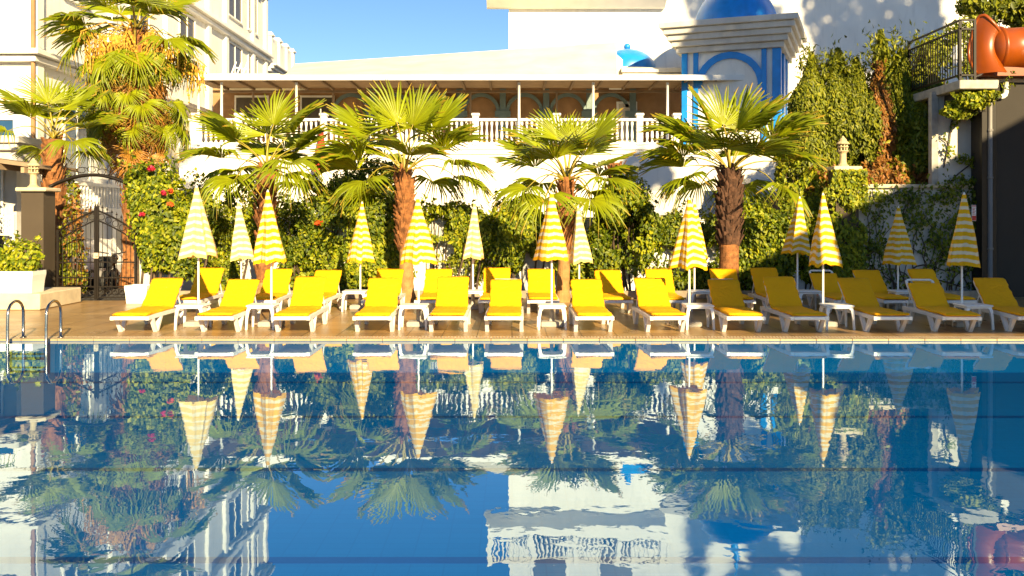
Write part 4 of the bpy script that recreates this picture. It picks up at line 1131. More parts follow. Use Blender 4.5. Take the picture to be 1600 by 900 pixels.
# furled flag
t = thing('furled_flag', 'furled red flag on a thin white pole at the balustrade', 'flag', (WX(501, 37.2), 37.2, 0))
mb = MB(); mb.tube([(0, 0, 0), (0, 0, WZ(170, 37.2))], .03, 8); mb.build('flagpole', M['pole'], t, True)
mb = MB(); prof = []; V = []; Fc = []
for i in range(15):
    f = i/14; z = WZ(200, 37.2)+(WZ(268, 37.2)-WZ(200, 37.2))*f
    for k in range(12):
        w = 2*math.pi*k/12; r = (.05+.20*f**.8*(1 if f < .9 else .9))*(1+.3*math.sin(3*w+f*3)); V.append((.04-.12*f+r*math.cos(w), r*.6*math.sin(w), z))
for i in range(14):
    for k in range(12): Fc.append((i*12+k, (i+1)*12+k, (i+1)*12+(k+1) % 12, i*12+(k+1) % 12))
mb.add(V, Fc); mb.build('cloth', M['red'], t, True, True)
t = thing('lattice_panel', 'white wooden lattice leaning by a window above the canopy', 'lattice', (WX(368, 40.5), 40.5, 7.86))
mb = MB()
for k in range(3):
    mb.bar((-.35+.25*k, .0, .0), (-.05+.25*k, .25, 1.0), .05)
    mb.bar((-.3+.1*k, .02+.06*k, .2+.27*k), (.42+.06*k, .05+.06*k, .1+.27*k), .05)
mb.build('slats', M['trim'], t)
# ================================================================== GARDEN WALLS
t = thing('garden_wall', 'white garden wall behind the shrubs and fan palms', 'wall', (0, 24.3, 0))
mb = MB(); mb.box(WX(228, 24.3), WX(1340, 24.3), 0, .25, 0, 1.95); mb.build('wall', M['plaster'], t)
mb = MB(); mb.bbox(WX(228, 24.3), WX(1340, 24.3), -.05, .30, 1.95, 2.03, .015); mb.build('coping', M['trim'], t)
for px in (388, 680, 830, 935):
    x = WX(px, 24.2); mb = MB(); mb.box(x-.22, x+.22, -.12, -.003, 0, 1.9); mb.build('buttress', M['plaster_old'], t)
t = thing('low_wall', 'low pale wall with a white end face behind the hedge', 'wall', (0, 31, 0))
mb = MB(); mb.box(WX(1012, 31), WX(1235, 31), 0, .4, .9, WZ(298, 31)); mb.build('wall', M['plaster_old'], t)
mb = MB(); mb.bbox(WX(1168, 32), WX(1236, 32), .6, 2.4, WZ(287, 32), WZ(279, 32), .02); mb.build('ledge', M['trim'], t)
DR = 24.2
t = thing('retaining_wall', 'grey retaining wall laced with bare vines under a stone coping', 'wall', (0, DR, 0))
mb = MB(); mb.box(WX(1340, DR), 12.02, 0.03, .8, 0, WZ(294, DR)); mb.build('wall', M['plaster_old'], t)
mb = MB(); mb.bbox(WX(1340, DR)-.05, 12.02, -.08, .8, WZ(294, DR)+.002, WZ(288, DR), .015); mb.build('coping', M['cap'], t)
mb = MB(); mb.box(WX(1466, DR), 12.1, .06, .4, WZ(288, DR), 5.3); mb.build('upper_wall', M['plaster_old'], t)
mb = MB(); mb.box(WX(1456, DR), WX(1466, DR), .0, .2, WZ(288, DR), 5.3); mb.build('column', M['concrete'], t)
# bare vine
t = thing('climbing_vine', 'climbing vine with twisting bare stems spread over the grey retaining wall', 'climber', (10.3, DR-.03, 0))
mb = MB(); rr = random.Random(5); lp = []
for k in range(26):
    x = rr.uniform(-.9, 1.3); z = 0.05; p = [(x, 0, z)]; a = rr.uniform(1.0, 2.1); n = rr.randint(9, 18)
    for j in range(n):
        a += rr.uniform(-.55, .55); a = max(-.35, min(3.4, a)); s = rr.uniform(.14, .26)
        x += s*math.cos(a); z = max(.05, z+s*math.sin(a)*.95)
        if x > 1.6: x = 1.6; a = 2.2
        if x < -1.2: x = -1.2; a = .9
        if z > 2.68: z = 2.68; a = rr.choice((.1, 3.0))
        p.append((x, -.02*rr.random(), z))
        if rr.random() < (.28 if j < n*.5 else .75): lp.append((x, z))
    r0 = rr.uniform(.012, .028); mb.tube(p, [r0*(1-.7*i/len(p)) for i in range(len(p))], 5)
for (px0, py0, px1, py1) in ((1475, 262, 1487, 190), (1487, 190, 1519, 180), (1470, 300, 1519, 255), (1483, 240, 1470, 215)):
    x0, z0, x1, z1 = WX(px0, DR)-10.3, WZ(py0, DR), WX(px1, DR)-10.3, WZ(py1, DR)
    mb.tube([(x0, .05, z0), ((x0+x1)/2+.05, .03, (z0+z1)/2+.1), (x1, .05, z1)], .018, 5); lp += [(x1, z1), (x0, z0)]
mb.build('stems', M['wood'], t, True)
P = []; 
for (x, z) in lp:
    for j in range(rr.randint(2, 13)): P.append((x+rr.gauss(0, .11), -.05-.1*rr.random()+(.02 if z > 2.9 else 0), max(.1, z+rr.gauss(-.03, .09))))
for (px, py, s, k) in ((1400, 312, .5, 260), (1480, 308, .45, 260), (1505, 350, .25, 160), (1365, 385, .22, 120), (1470, 375, .3, 140), (1500, 285, .25, 120), (1506, 250, .16, 60), (1478, 233, .1, 20), (1507, 405, .2, 90), (1440, 345, .3, 120)):
    x, z = WX(px, DR)-10.3, WZ(py, DR)
    for j in range(k): P.append((min(1.68, x+rr.gauss(0, s)), -.04-.16*rr.random()+(.02 if z > 2.9 else 0), z+rr.gauss(0, s*.42)))
P = np.array(P); Q = np.tile(np.array([0, -1, .3]), (len(P), 1)) + rng.normal(size=P.shape)*.5
link('foliage', leaf_mesh('foliage', P, Q, .10, M['leaf_dark'], updir=np.array([0, -.1, -.6])), t)
# ivy pillar
xp = WX(1322, 23.3)
t = thing('ivy_pillar', 'pillar wrapped in sunlit ivy with a pale cap stone, left of the grey wall', 'pillar', (xp, 23.5, 0))
mb = MB(); mb.box(-.27, .3, -.25, .3, 0, WZ(266, 23.3)); mb.build('shaft', M['pillar'], t)
mb = MB(); mb.bbox(-.34, .37, -.32, .37, WZ(266, 23.3), WZ(260, 23.3), .015); mb.build('cap_stone', M['cap'], t)
n = 5200; P = np.stack([rng.uniform(-.55, .5, n), rng.uniform(-.5, -.25, n), rng.uniform(.2, 3.2, n)], 1)
wz = .45+.55*lump(P, 1.6, 3); k = (np.abs(P[:, 0]) < .62*wz) & (lump(P*np.array([1, 1, .8]), 2.6, 9) > .33); P = P[k]
P[:, 1] += .12*lump(P, 3, 4)
link('ivy', leaf_mesh('ivy', P, np.tile(np.array([0, -1, .45]), (len(P), 1))+rng.normal(size=P.shape)*.5, .11, [M['leaf'], M['leaf_yellow']], (rng.random(len(P)) < .4).astype(int), updir=np.array([0, -.2, -.6])), t)
lantern('stone_lantern', 'carved stone lantern on the ivy-wrapped pillar before the cypress hedge', (xp, 23.52, WZ(260, 23.3)), .78)
# ================================================================== SLIDE BUILDING (right)
t = thing('slide_building', 'dark taupe block carrying the water slide at the edge of the photo', 'building', (12.0, 23.6, 0))
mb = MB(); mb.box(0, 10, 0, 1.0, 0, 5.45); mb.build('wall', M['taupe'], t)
mb = MB(); mb.bbox(-.05, 10, -.06, 1.05, 5.453, 5.56, .02); mb.build('coping', M['cap'], t)
mb = MB(); mb.bbox(-.10, .28, -.09, -.002, 0, 5.40, .01); mb.build('shade_strip', M['iron'], t)  # dark strip painted for the block's shaded side face, not a post
t = thing('drainpipe', 'grey drainpipe with a white elbow on the taupe wall below the slide', 'drainpipe', (WX(1547, 23.5), 23.45, 0))
mb = MB(); mb.tube([(.0, .05, .2), (0, .05, 4.95), (.02, .05, 5.02), (.06, .05, 5.05), (.27, .05, 5.08)], .06, 12); mb.build('pipe', M['pvc'], t, True)
mb = MB(); mb.tube([(.265, .05, 5.08), (.33, .05, 5.09), (.38, .05, 5.13), (.40, .05, 5.2), (.40, .05, 5.45)], .065, 12); mb.build('elbow', M['trim'], t, True)
mb = MB()
for z in (1.2, 3.0, 4.2): mb.lathe([(.07, z), (.075, z+.01), (.075, z+.05), (.07, z+.06)], 12, (0, .05, 0)); mb.box(-.16, .16, .07, .10, z+.01, z+.05)
mb.build('brackets', M['pvc'], t)
t = thing('warning_sign', 'small red and white warning sign on the dark strip painted as shade', 'sign', (WX(1522, 23.48), 23.485, WZ(345, 23.48)))
mb = MB(); mb.box(-.055, .055, 0, .012, 0, .40); mb.build('plate', M['trim'], t)
mb = MB(); mb.box(-.05, .05, -.004, -.001, .01, .13); mb.box(-.05, .05, -.004, -.001, .36, .39)
for k in range(5): mb.box(-.038, .038-.02*(k % 2), -.004, -.001, .16+.038*k, .178+.038*k)
mb.build('lettering', M['redpaint'], t)
# platform with railing
xr, d0, d1 = 11.05, 22.9, 25.9
t = thing('slide_platform', 'small concrete platform with black bar railing beside the orange slide', 'platform', (xr, d0, 5.2))
mb = MB(); mb.bbox(0, .97, 0, d1-d0, .0, .22, .015); mb.build('slab', M['concrete'], t)
mb = MB(); mb.box(.25, .97, .6, d1-d0-.3, -.5, -.003); mb.build('shade_block', M['taupe'], t)  # dark block standing in for the shade under the slab
rl = MB(); zt_ = 1.70
for y in (0.03, d1-d0-.03): rl.bar((.02, y, .22), (.02, y, zt_), .06)
rl.bar((.38, .03, .22), (.38, .03, zt_), .06)
for z in (.34, zt_-.22, zt_): rl.bar((.02, 0, z), (.02, d1-d0, z), .045); rl.bar((.02, .03, z), (.40, .03, z), .045)
rl.build('rails', M['iron'], t)
bb = MB(); bb.tube([(0, 0, .34), (0, 0, zt_-.22)], .013, 6); bb = bb.mesh('bar', M['iron'])
for k in range(21): o = link('bar', bb, t); o.location = (.02, .14+k*(d1-d0-.26)/20, 0)
for k in range(3): o = link('bar', bb, t); o.location = (.11+.09*k, .03, 0)
# slide
DSL = 22.85
xs = WX(1557, DSL)
t = thing('water_slide', 'orange fibreglass water slide chute starting at the top edge of the photo', 'water slide', (xs, DSL+.5, 5.57))
mb = MB(); n = 18; m = 14; V = []; Fc = []          # hood: upright curved shell, open towards the slide
hgt = 1.5
outline = []
for i in range(n+1):                                # along x from the left edge to the barrel
    f = i/n; x = -.33 + f*.62
    zt_h = hgt*(math.sin(min(1, f*2.6+.42)*math.pi/2)**.8) if f < .35 else hgt - (f-.35)/.65*.48*(1.3-.3*f)
    yb = .05 - .34*math.sin(f*math.pi*.75)
    for j in range(m+1):
        q = j/m; z = .03 + (zt_h-.03)*q
        V.append((x - .05*math.sin(q*math.pi), -yb*-1.0 + .28*(1-q)**2*-1 + .10*math.sin(q*math.pi), z))
for i in range(n):
    for j in range(m): Fc.append((i*(m+1)+j, (i+1)*(m+1)+j, (i+1)*(m+1)+j+1, i*(m+1)+j+1))
mb.add(V, Fc); nv = len(V)
mb.add([(a, b+.05, c) for a, b, c in V], [tuple(reversed(f)) for f in Fc]); mb.build('hood', M['orange'], t, True)
lip = [V[j] for j in range(m+1)] + [V[i*(m+1)+m] for i in range(1, n+1)]
mb = MB(); mb.tube([(a, b+.02, c) for a, b, c in lip], .045, 8); mb.build('rim', M['orange'], t, True)
mb = MB(); mb.lathe([(.50, .24), (.56, .27), (.57, .33), (.52, .36), (.53, .7), (.56, 1.1), (.55, 1.7), (.53, 2.2), (.6, 2.22), (.6, 2.3), (.53, 2.32), (.53, 4)], 28)
mb.v = [(z, .05+x, .70+y) for x, y, z in mb.v]; mb.build('tube', M['orange'], t, True)
mb = MB(); mb.sphere((.30, .05, .70), .53, 24, 14, sc=(.5, 1, 1)); mb.build('bulge', M['orange'], t, True)
mb = MB(); mb.prism([(-.2, 0.0), (4, 0.0), (4, .35), (.2, .25), (-.1, .10)], -.15, .5); mb.build('cradle', M['orange'], t)
# ================================================================== PALMS
SP = F/22.3
def hub(px, py, D): return (WX(px, D), D, WZ(py, D))
G = 'fan palms in the poolside bed'
palm('fan palm with bright green fans left of the chevron parasol', (WX(412, 22.3), 22.3, 0), hub(417, 268, 22.3),
 [(300,160,1,'up'),(312,235,-1,'arch'),(330,170,-1,'up'),(430,132,1,'up'),(395,150,1,'up'),(492,146,1,'up'),(500,185,1,'up'),(478,205,1,'up'),(350,205,1,'up'),(308,262,1,'hang'),(360,300,-1,'hang'),(505,255,-1,'hang'),(470,298,1,'hang'),(340,285,1,'arch'),(440,190,1,'up'),(400,215,1,'up'),(490,285,-1,'hang')],
 SP, dict(r0=.19, r1=.15, rough_from=.15, mats=[M['bark'], M['barksmooth']], boots=160), 1, group=G)
palm('tallest of the sunlit fan palms, orange trunk behind the striped parasol, left of centre', (WX(636, 22.3), 22.3, 0), hub(632, 272, 22.3),
 [(510,140,1,'up'),(560,125,1,'up'),(605,112,1,'up'),(655,118,1,'up'),(690,130,1,'up'),(722,132,1,'up'),(742,188,1,'up'),(755,205,-1,'arch'),(772,250,-1,'hang'),(776,285,1,'hang'),(508,182,1,'up'),(488,232,-1,'arch'),(478,258,1,'arch'),(545,300,-1,'hang'),(520,315,1,'hang'),(660,225,-1,'up'),(700,290,1,'hang'),(560,215,1,'up')],
 SP, dict(r0=.175, r1=.14, rough_from=.42, mats=[M['bark'], M['barksmooth']], boots=260), 2, group=G)
palm('low fan palm leaning behind the centre parasol, fronds brushing the hedge', (WX(879, 22.3), 22.3, 0), hub(886, 285, 22.3),
 [(780,208,1,'up'),(800,188,1,'up'),(786,245,-1,'arch'),(775,305,-1,'hang'),(820,335,-1,'hang'),(868,158,1,'up'),(905,165,1,'up'),(962,162,1,'up'),(988,235,1,'up'),(982,285,-1,'hang'),(992,262,1,'arch'),(940,335,-1,'hang'),(845,225,-1,'up'),(925,215,-1,'up'),(815,285,1,'hang'),(940,180,1,'up'),(835,180,1,'up'),(960,310,1,'hang')],
 SP, dict(r0=.155, r1=.13, rough_from=.4, mats=[M['bark'], M['barksmooth']], boots=150), 3, group=G)
palm('thick dark trunked fan palm standing before the shaded right loungers', (WX(1139, 22.3), 22.3, 0), hub(1140, 270, 22.3),
 [(1008,152,1,'up'),(1003,172,1,'arch'),(998,228,-1,'arch'),(1010,250,1,'arch'),(1018,290,-1,'hang'),(1085,122,1,'up'),(1128,125,1,'up'),(1172,124,1,'up'),(1252,112,1,'up'),(1220,132,1,'up'),(1292,165,-1,'arch'),(1300,238,-1,'arch'),(1248,318,-1,'hang'),(1060,172,1,'up'),(1100,205,-1,'up'),(1185,215,-1,'up'),(1225,208,1,'up'),(1205,310,1,'hang'),(1085,300,1,'hang'),(1265,200,1,'up'),(1040,205,1,'up')],
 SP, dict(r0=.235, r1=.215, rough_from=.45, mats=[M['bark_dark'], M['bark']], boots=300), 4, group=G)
S0 = F/24.6
palm('young fan palm behind the gate pillar with a ragged orange trunk', (WX(84, 24.6), 24.6, 0), hub(84, 218, 24.6),
 [(-5,130,1,'up'),(2,205,-1,'hang'),(28,148,1,'up'),(84,112,1,'up'),(120,118,1,'up'),(152,132,1,'up'),(192,188,-1,'up'),(172,232,-1,'hang'),(55,105,1,'up'),(130,245,1,'hang'),(15,245,1,'hang'),(60,160,-1,'up'),(110,165,1,'up'),(165,165,1,'up')],
 S0, dict(r0=.26, r1=.20, rough_from=.1, mats=[M['bark'], M['bark']], boots=280), 5, Lf=1.95)
def tall_extra(t, h0, rr):
    for k in range(54):     # hanging dead skirt
        w = rr.random()*6.283; z = -rr.uniform(.5, 3.6); r = .22
        d = Vector((math.cos(w)*.6, math.sin(w)*.6, -1.0)).normalized()*rr.uniform(1.2, 1.9)
        place_frond(t, h0+Vector((r*math.cos(w), r*math.sin(w), z)), d, 'dead', k, 1.0, rr.uniform(-.4, .4), face=(math.cos(w), math.sin(w), .3))
    for k in range(34):     # older green fans hanging round the trunk
        w = rr.random()*6.283; z = -rr.uniform(.0, 2.4)
        d = Vector((math.cos(w), math.sin(w)*.9, -rr.uniform(.45, 1.1))).normalized()*rr.uniform(1.6, 2.0)
        place_frond(t, h0+Vector((.2*math.cos(w), .2*math.sin(w), z)), d, 'hang', k, 1.0, rr.uniform(-.4, .4))
    for k in range(15):      # orange fruit strands
        w = rr.uniform(2.6, 6.9); mb = MB(); o = h0+Vector((.2*math.cos(w), .2*math.sin(w), -.2)); e = o+Vector((math.cos(w)*rr.uniform(.8, 1.9), math.sin(w)*rr.uniform(.7, 1.5), -rr.uniform(.0, .9)))
        mb.tube([o, (o+e)/2+Vector((0, 0, .35)), e], .018, 5)
        for j in range(26):
            p = o.lerp(e, rr.uniform(.35, 1)); q = p+Vector((rr.gauss(0, .13), rr.gauss(0, .13), -rr.uniform(.3, 1.3)))
            mb.tube([p, q], [.016, .010], 4)
            for i in range(3):
                s = p.lerp(q, rr.random()); mb.sphere(s, rr.uniform(.025, .045), 5, 4)
        mb.build('fruit_bunch', M['fruit'], t)
palm('very tall old fan palm with a hanging dead skirt and orange fruit strands', (WX(208, 27.5), 27.5, -.04), hub(212, 48, 27.5),
 [(75,40,-1,'arch'),(72,62,1,'arch'),(130,-20,1,'up'),(200,-45,1,'up'),(265,-30,1,'up'),(292,20,-1,'arch'),(318,85,-1,'hang'),(326,70,1,'arch'),(110,5,1,'up'),(240,-20,-1,'up'),(170,0,-1,'arch'),(120,95,-1,'hang'),(300,110,1,'hang'),(180,140,-1,'hang'),(250,130,-1,'hang')],
 F/27.5, dict(r0=.30, r1=.26, rough_from=.05, mats=[M['bark'], M['bark']], boots=200), 6, tall_extra, Lf=2.4)
# small stub
t = thing('palm_stub', 'short brown palm stub showing above the hedge right of the third palm', 'palm stub', (WX(961, 26), 26, 0))
palm_trunk(t, WZ(258, 26), .13, .16, rough_from=.2, mats=[M['bark'], M['bark']], seed=3, boots=120)
# ================================================================== SHRUBS
fl = [(-8.75, 22.5, 3.2, .09, 'petal'), (-8.42, 22.42, 2.62, .075, 'petal'), (-8.25, 22.42, 2.66, .05, 'petal_orange'), (-8.25, 22.42, 2.35, .06, 'petal_orange'), (-8.95, 22.45, 2.1, .045, 'petal')]
shrub('flowering_creeper', 'large creeper with magenta blossoms right of the iron gate', 'creeper', [(-8.75, 22.95, 2.2, .7, .45, 1.15), (-8.25, 22.95, 1.3, .65, .45, .95), (-9.05, 22.95, 2.75, .55, .4, .6), (-7.8, 23.2, 2.1, .6, .4, .7), (-8.85, 22.8, 1.5, .3, .3, .9)], 6500, .12, ['leaf', 'leaf_dark'], .26, 11, flowers=fl)
shrub('leafy_shrub', 'light green shrub behind the slim pale parasol near the gate', 'shrub', [(-6.9, 23.8, 1.75, .8, .35, .62), (-7.4, 23.7, .6, .5, .3, .5)], 2600, .11, ['leaf_yellow', 'leaf'], .36, 12)
shrub('leafy_shrub', 'shrub between the first fan palm and the chevron parasol', 'shrub', [(-5.5, 23.8, 1.6, .6, .35, .75), (-5.4, 23.8, .7, .55, .3, .6)], 2200, .11, ['leaf', 'leaf_dark'], .34, 13)
shrub('leafy_hedge', 'dark leafy mass left of the second fan palm with a small orange bloom', 'hedge', [(-4.6, 23.7, 1.9, .85, .4, .75), (-4.2, 23.7, 1.0, .85, .4, .9), (-4.3, 23.7, 2.5, .6, .35, .5)], 5200, .115, ['leaf_dark', 'leaf'], .26, 14, flowers=[(-4.85, 23.25, 1.88, .09, 'petal_orange')])
shrub('leafy_hedge', 'sunlit leafy shrub tight against the left of the second fan palm', 'hedge', [(-3.3, 23.7, 1.75, .75, .4, .85), (-3.2, 23.7, .8, .7, .4, .75), (-2.75, 23.8, 1.6, .4, .35, .8)], 4800, .12, ['leaf', 'leaf_dark'], .27, 15)
shrub('leafy_hedge', 'bright hedge over the wall between the second palm and the whitish parasol', 'hedge', [(-1.95, 23.9, 1.9, .4, .3, .45), (-1.4, 23.9, 1.95, .75, .35, .45), (-.85, 23.9, 1.6, .5, .3, .5), (-1.7, 23.9, 1.35, .4, .3, .5)], 3600, .115, ['leaf', 'leaf_yellow'], .28, 16)
shrub('thin_creeper', 'thin creeper with sparse leaves on the sunlit wall below the whitish parasol', 'creeper', [(-1.2, 24.05, .75, .55, .12, .5), (-.5, 24.05, .9, .5, .12, .5)], 900, .10, 'leaf_yellow', .42, 17)
shrub('leafy_hedge', 'hedge left of the centre parasol hanging over the wall', 'hedge', [(.1, 23.8, 1.85, .65, .4, .55), (-.15, 23.8, 1.1, .45, .35, .65), (.65, 23.85, 1.5, .4, .35, .5)], 3800, .12, ['leaf', 'leaf_dark'], .28, 18)
shrub('leafy_hedge', 'dark shrub behind the third fan palm trunk', 'hedge', [(1.2, 23.95, 1.7, .6, .3, .75), (1.6, 23.95, .9, .5, .3, .6)], 2200, .115, ['leaf_dark', 'leaf'], .33, 19)
shrub('bushy_tree', 'rounded bushy tree right of the third fan palm, arching over the wall', 'small tree', [(2.75, 23.6, 1.9, .75, .5, .95), (3.2, 23.5, 1.5, .55, .45, .75), (2.4, 23.6, 1.3, .5, .4, .8), (2.9, 23.7, 2.6, .5, .4, .55)], 6200, .12, ['leaf', 'leaf_dark'], .27, 20)
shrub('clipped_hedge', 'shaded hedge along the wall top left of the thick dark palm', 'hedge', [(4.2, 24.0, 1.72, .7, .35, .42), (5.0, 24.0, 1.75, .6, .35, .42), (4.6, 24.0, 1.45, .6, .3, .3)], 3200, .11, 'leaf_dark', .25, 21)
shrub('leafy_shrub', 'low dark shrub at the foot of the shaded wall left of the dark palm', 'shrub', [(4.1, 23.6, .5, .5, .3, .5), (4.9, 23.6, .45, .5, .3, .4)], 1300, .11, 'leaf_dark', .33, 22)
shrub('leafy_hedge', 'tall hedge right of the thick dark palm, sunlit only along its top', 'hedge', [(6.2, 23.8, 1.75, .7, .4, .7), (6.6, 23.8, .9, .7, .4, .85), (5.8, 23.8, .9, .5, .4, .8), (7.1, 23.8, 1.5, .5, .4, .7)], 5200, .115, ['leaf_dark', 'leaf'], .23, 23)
shrub('leafy_hedge', 'ivy clad shrub left of the ivy pillar below the cypresses', 'hedge', [(7.6, 24.4, 2.6, .5, .35, .9), (7.9, 24.2, 1.2, .45, .3, 1.1), (7.3, 24.4, 3.1, .35, .3, .5)], 4000, .11, ['leaf_yellow', 'leaf'], .26, 24, zmin=.3)
shrub('leafy_shrub', 'dark bush rising behind the wall left of the second palm crown', 'shrub', [(-3.6, 25.0, 2.9, .9, .5, .7), (-4.4, 25.0, 2.6, .6, .4, .6)], 2600, .12, 'leaf_dark', .33, 25)
shrub('leafy_shrub', 'dark twiggy bush behind the creeper near the first fan palm', 'shrub', [(-7.3, 25.2, 2.6, .7, .4, .6), (-6.5, 25.2, 2.3, .6, .4, .4)], 1700, .11, 'leaf_dark', .38, 26)
# cypresses
def cypress(label, px, D, tip, base_z, w, n, seed, dead=(), group='cypresses behind the grey wall'):
    x = WX(px, D); zt = WZ(tip, D); t = thing('cypress_tree', label, 'cypress', (x, D, base_z), group=group); H = zt-base_z
    f = rng.random(n)**.8; a = rng.random(n)*2*math.pi; prof = w*np.minimum(1, (1-f)*2.3)**.75*(.85+.15*np.sin(f*17+seed)); 
    rad = prof*(.55+.45*rng.random(n)**.5)
    P = np.stack([rad*np.cos(a), rad*np.sin(a), f*H], 1)
    rad2 = .72+.56*lump(P, 1.25, seed); P[:, :2] *= rad2[:, None]
    out = np.stack([np.cos(a), np.sin(a), np.full(n, .5)], 1)
    k = lump(P, 2.4, seed+1) > .16; P, out = P[k], out[k]
    # leading shoots
    for j in range(7):
        b = np.array([rng.normal()*w*.35, rng.normal()*w*.3, H*(.86+.1*rng.random())]); q = np.repeat(b[None], 90, 0)+rng.normal(size=(90, 3))*np.array([.12, .12, .28]); P = np.concatenate([P, q]); out = np.concatenate([out, rng.normal(size=(90, 3))+np.array([0, 0, .3])])
    idx = np.zeros(len(P), int)
    for (dx, dz, r1, r2) in dead:
        e = ((P[:, 0]-dx)/r1)**2 + ((P[:, 2]-dz)/r2)**2; idx[(e < 1+.8*(rng.random(len(P))-.5)) & (P[:, 1] < .3)] = 1
    link('foliage', leaf_mesh('foliage', P, out+rng.normal(size=P.shape)*.45+np.array([.1,-.3,.2]), .165, [M['cypress'], M['cypress_dead']], idx, aspect=.34, updir=np.array([0, -.1, 1.0])), t)
    mb = MB(); mb.tube([(0, 0, 0), (.03, 0, H*.5), (0, 0, H*.9)], [.12, .08, .02], 8); mb.build('trunk', M['wood'], t, True)
cy = [(1268, 26.6, 84, 1.0, .84, 24000, 1, ()), (1310, 26.4, 78, 1.0, .88, 24000, 2, ()), (1338, 26.2, 92, .9, .86, 22000, 3, ()),
      (1376, 25.9, 50, .9, .86, 25000, 4, ((-.05, 3.3, .22, 1.6), (-.15, 4.6, .12, 1.0))), (1408, 26.0, 78, .9, .86, 22000, 5, ((.1, 1.7, .5, .6),)), (1446, 25.8, 70, .9, .86, 23000, 6, ((-.3, 1.9, .45, .5),))]
cl = ['cypress at the left end of the hedge beside the blue pilasters', 'second cypress from the blue pilasters, bushy tipped', 'shorter cypress left of the tallest one, directly behind the lantern', 'tallest pointed cypress with a rusty dead streak down its middle', 'cypress right of the tallest one with a brown patch low down', 'cypress nearest the concrete column, partly behind the railing']
for c, lb in zip(cy, cl): cypress(lb, c[0], c[1], c[2], c[3], c[4], c[5], c[6], c[7])
shrub('dry_hedge', 'dry golden hedge below the cypresses left of the ivy pillar', 'hedge', [(8.3, 25.2, 2.4, .5, .35, .8), (8.9, 25.2, 2.6, .55, .3, .7), (10.0, 25.1, 3.0, .75, .3, .5)], 5200, .13, ['leaf_yellow', 'cypress_dead'], .28, 31, loc=(9.1, 25.2, .9))
shrub('conifer_tree', 'dark spreading conifer behind the orange slide at the corner', 'conifer', [(16.2, 29, 9.4, 1.7, 1.0, .9), (15.0, 29, 8.7, 1.0, .9, .6), (17.5, 29, 10.3, 1.5, 1.0, .9), (16.8, 29, 8.4, 1.6, 1, .8)], 5200, .22, 'cypress', .36, 32, loc=(16.2, 29, 2.7), sc=1.2)
shrub('leafy_shrub', 'bright bush on the upper garden seen through the platform railing', 'shrub', [(13.0, 28.4, 6.6, .7, .5, 1.1), (13.8, 28.3, 7.2, .6, .5, .9), (13.2, 28.3, 5.2, .9, .5, 1.1)], 3600, .14, ['cypress', 'leaf'], .28, 33, loc=(13.2, 28.4, 2.7))
shrub('hanging_creeper', 'leafy creeper hanging below the slide platform', 'creeper', [(11.5, 23.2, 4.95, .45, .25, .25), (11.8, 23.1, 5.05, .35, .2, .15), (11.3, 23.5, 4.75, .4, .3, .25)], 1300, .11, ['leaf', 'leaf_yellow'], .25, 34, stem=False, loc=(11.5, 23.3, 4.4))
# ================================================================== WHAT CASTS THE SHADE (right, outside the frame)
t = thing('added_shade_caster', 'added unseen gabled shade pavilion on posts beside the pool, outside the photo', 'caster', (20.0, 4.6, 0))  # made-up structure, added out of view to shade the right side
for gp in ([(-11.7, 4.9), (-11.7, 6.4), (-10.02, 7.3), (-10.02, 4.9)], [(-9.68, 4.9), (-9.68, 7.5), (0, 12.75), (11.7, 6.4), (11.7, 4.9)]):  # gap left between the pieces to throw a sun streak on one parasol
    mb = MB(); mb.prism(gp, 0, .2); mb.build('gable_front', M['plaster_old'], t, fix=True)
mb = MB(); 
for xa_, xb_ in ((-11.7, -10.02), (-8.9, 0), (0, 11.7)):
    za_, zb_ = 12.75-.5427*abs(xa_), 12.75-.5427*abs(xb_)
    mb.prism([(xa_, za_-.2), (xb_, zb_-.2), (xb_, zb_), (xa_, za_)], -2.4, -.001, 0)
mb.build('roof', M['tile'], t, fix=True)
for x in (-5, 2, 11.3):
    for y in (-2.2, -.3): mb = MB(); mb.box(x-.15, x+.15, y-.1, y+.2, 0, 4.9); mb.build('post', M['plaster_old'], t)
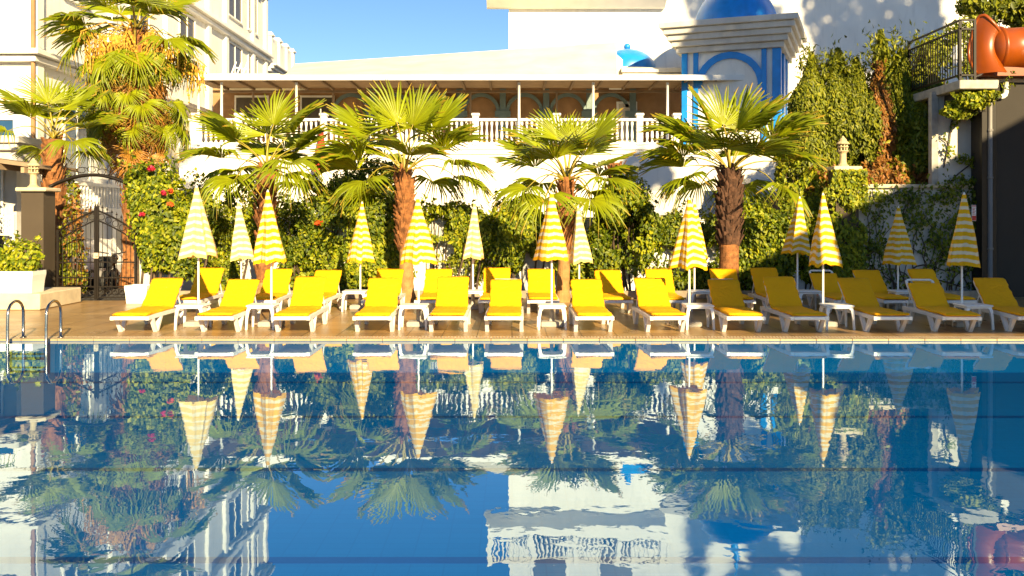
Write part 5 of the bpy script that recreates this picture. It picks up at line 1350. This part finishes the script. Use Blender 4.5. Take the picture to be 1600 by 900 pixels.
shrub('shade_tree', 'very tall loose shade tree beside the pool, outside the photo', 'tree', [(16.7, 6, 16.9, 1.2, 1.5, 1.25), (21.2, 6, 22.6, 2.8, 2, 2.9), (30.5, 6, 29.5, 8.5, 1.2, 5.8), (27, 6, 25.5, 3.0, 2, 1.5), (34, 6, 25, 4, 2, 3)], 13000, .55, 'leaf_dark', .50, 41, loc=(24, 6, 0), sc=.42, zmin=8)
# ================================================================== CAMERA, LIGHT
cam = bpy.data.cameras.new('camera'); co = bpy.data.objects.new('camera', cam); COL.objects.link(co)
co.location = (0, 0, CZ); co.rotation_euler = (R(90), 0, 0)
cam.sensor_width = 36; cam.lens = 36*F/1600; cam.shift_y = -(450-HY)/1600; cam.clip_end = 5000; cam.clip_start = .1
scene.camera = co
sd = Vector((1.375, -3.95, 1.67)).normalized()
sun = bpy.data.lights.new('sun', 'SUN'); so = bpy.data.objects.new('sun', sun); COL.objects.link(so)
so.rotation_euler = sd.to_track_quat('Z', 'Y').to_euler(); so.location = (0, 0, 40)
sun.energy = 5.0; sun.angle = R(.5); sun.color = (1.0, .78, .43)
w = bpy.data.worlds.new('World'); scene.world = w; w.use_nodes = True; nt = w.node_tree
bg = nt.nodes['Background']; sk = nt.nodes.new('ShaderNodeTexSky'); sk.sky_type = 'NISHITA'; sk.sun_disc = False
sk.sun_elevation = math.asin(sd.z); sk.sun_rotation = math.atan2(sd.x, sd.y); sk.altitude = 600; sk.air_density = .8; sk.dust_density = .1; sk.ozone_density = 1.8
hs = nt.nodes.new('ShaderNodeHueSaturation'); hs.inputs['Saturation'].default_value = 1.14; nt.links.new(sk.outputs[0], hs.inputs['Color']); nt.links.new(hs.outputs[0], bg.inputs[0]); bg.inputs['Strength'].default_value = .06
vs = scene.view_settings; vs.view_transform = 'Standard'; vs.look = 'None'; vs.exposure = 1.45; vs.gamma = 1.0; vs.use_curve_mapping = False
cy_ = scene.cycles; cy_.max_bounces = 8; cy_.transparent_max_bounces = 12; cy_.use_denoising = True; cy_.sample_clamp_indirect = 6; cy_.caustics_reflective = False
try: cy_.denoiser = 'OPENIMAGEDENOISE'
except Exception: pass
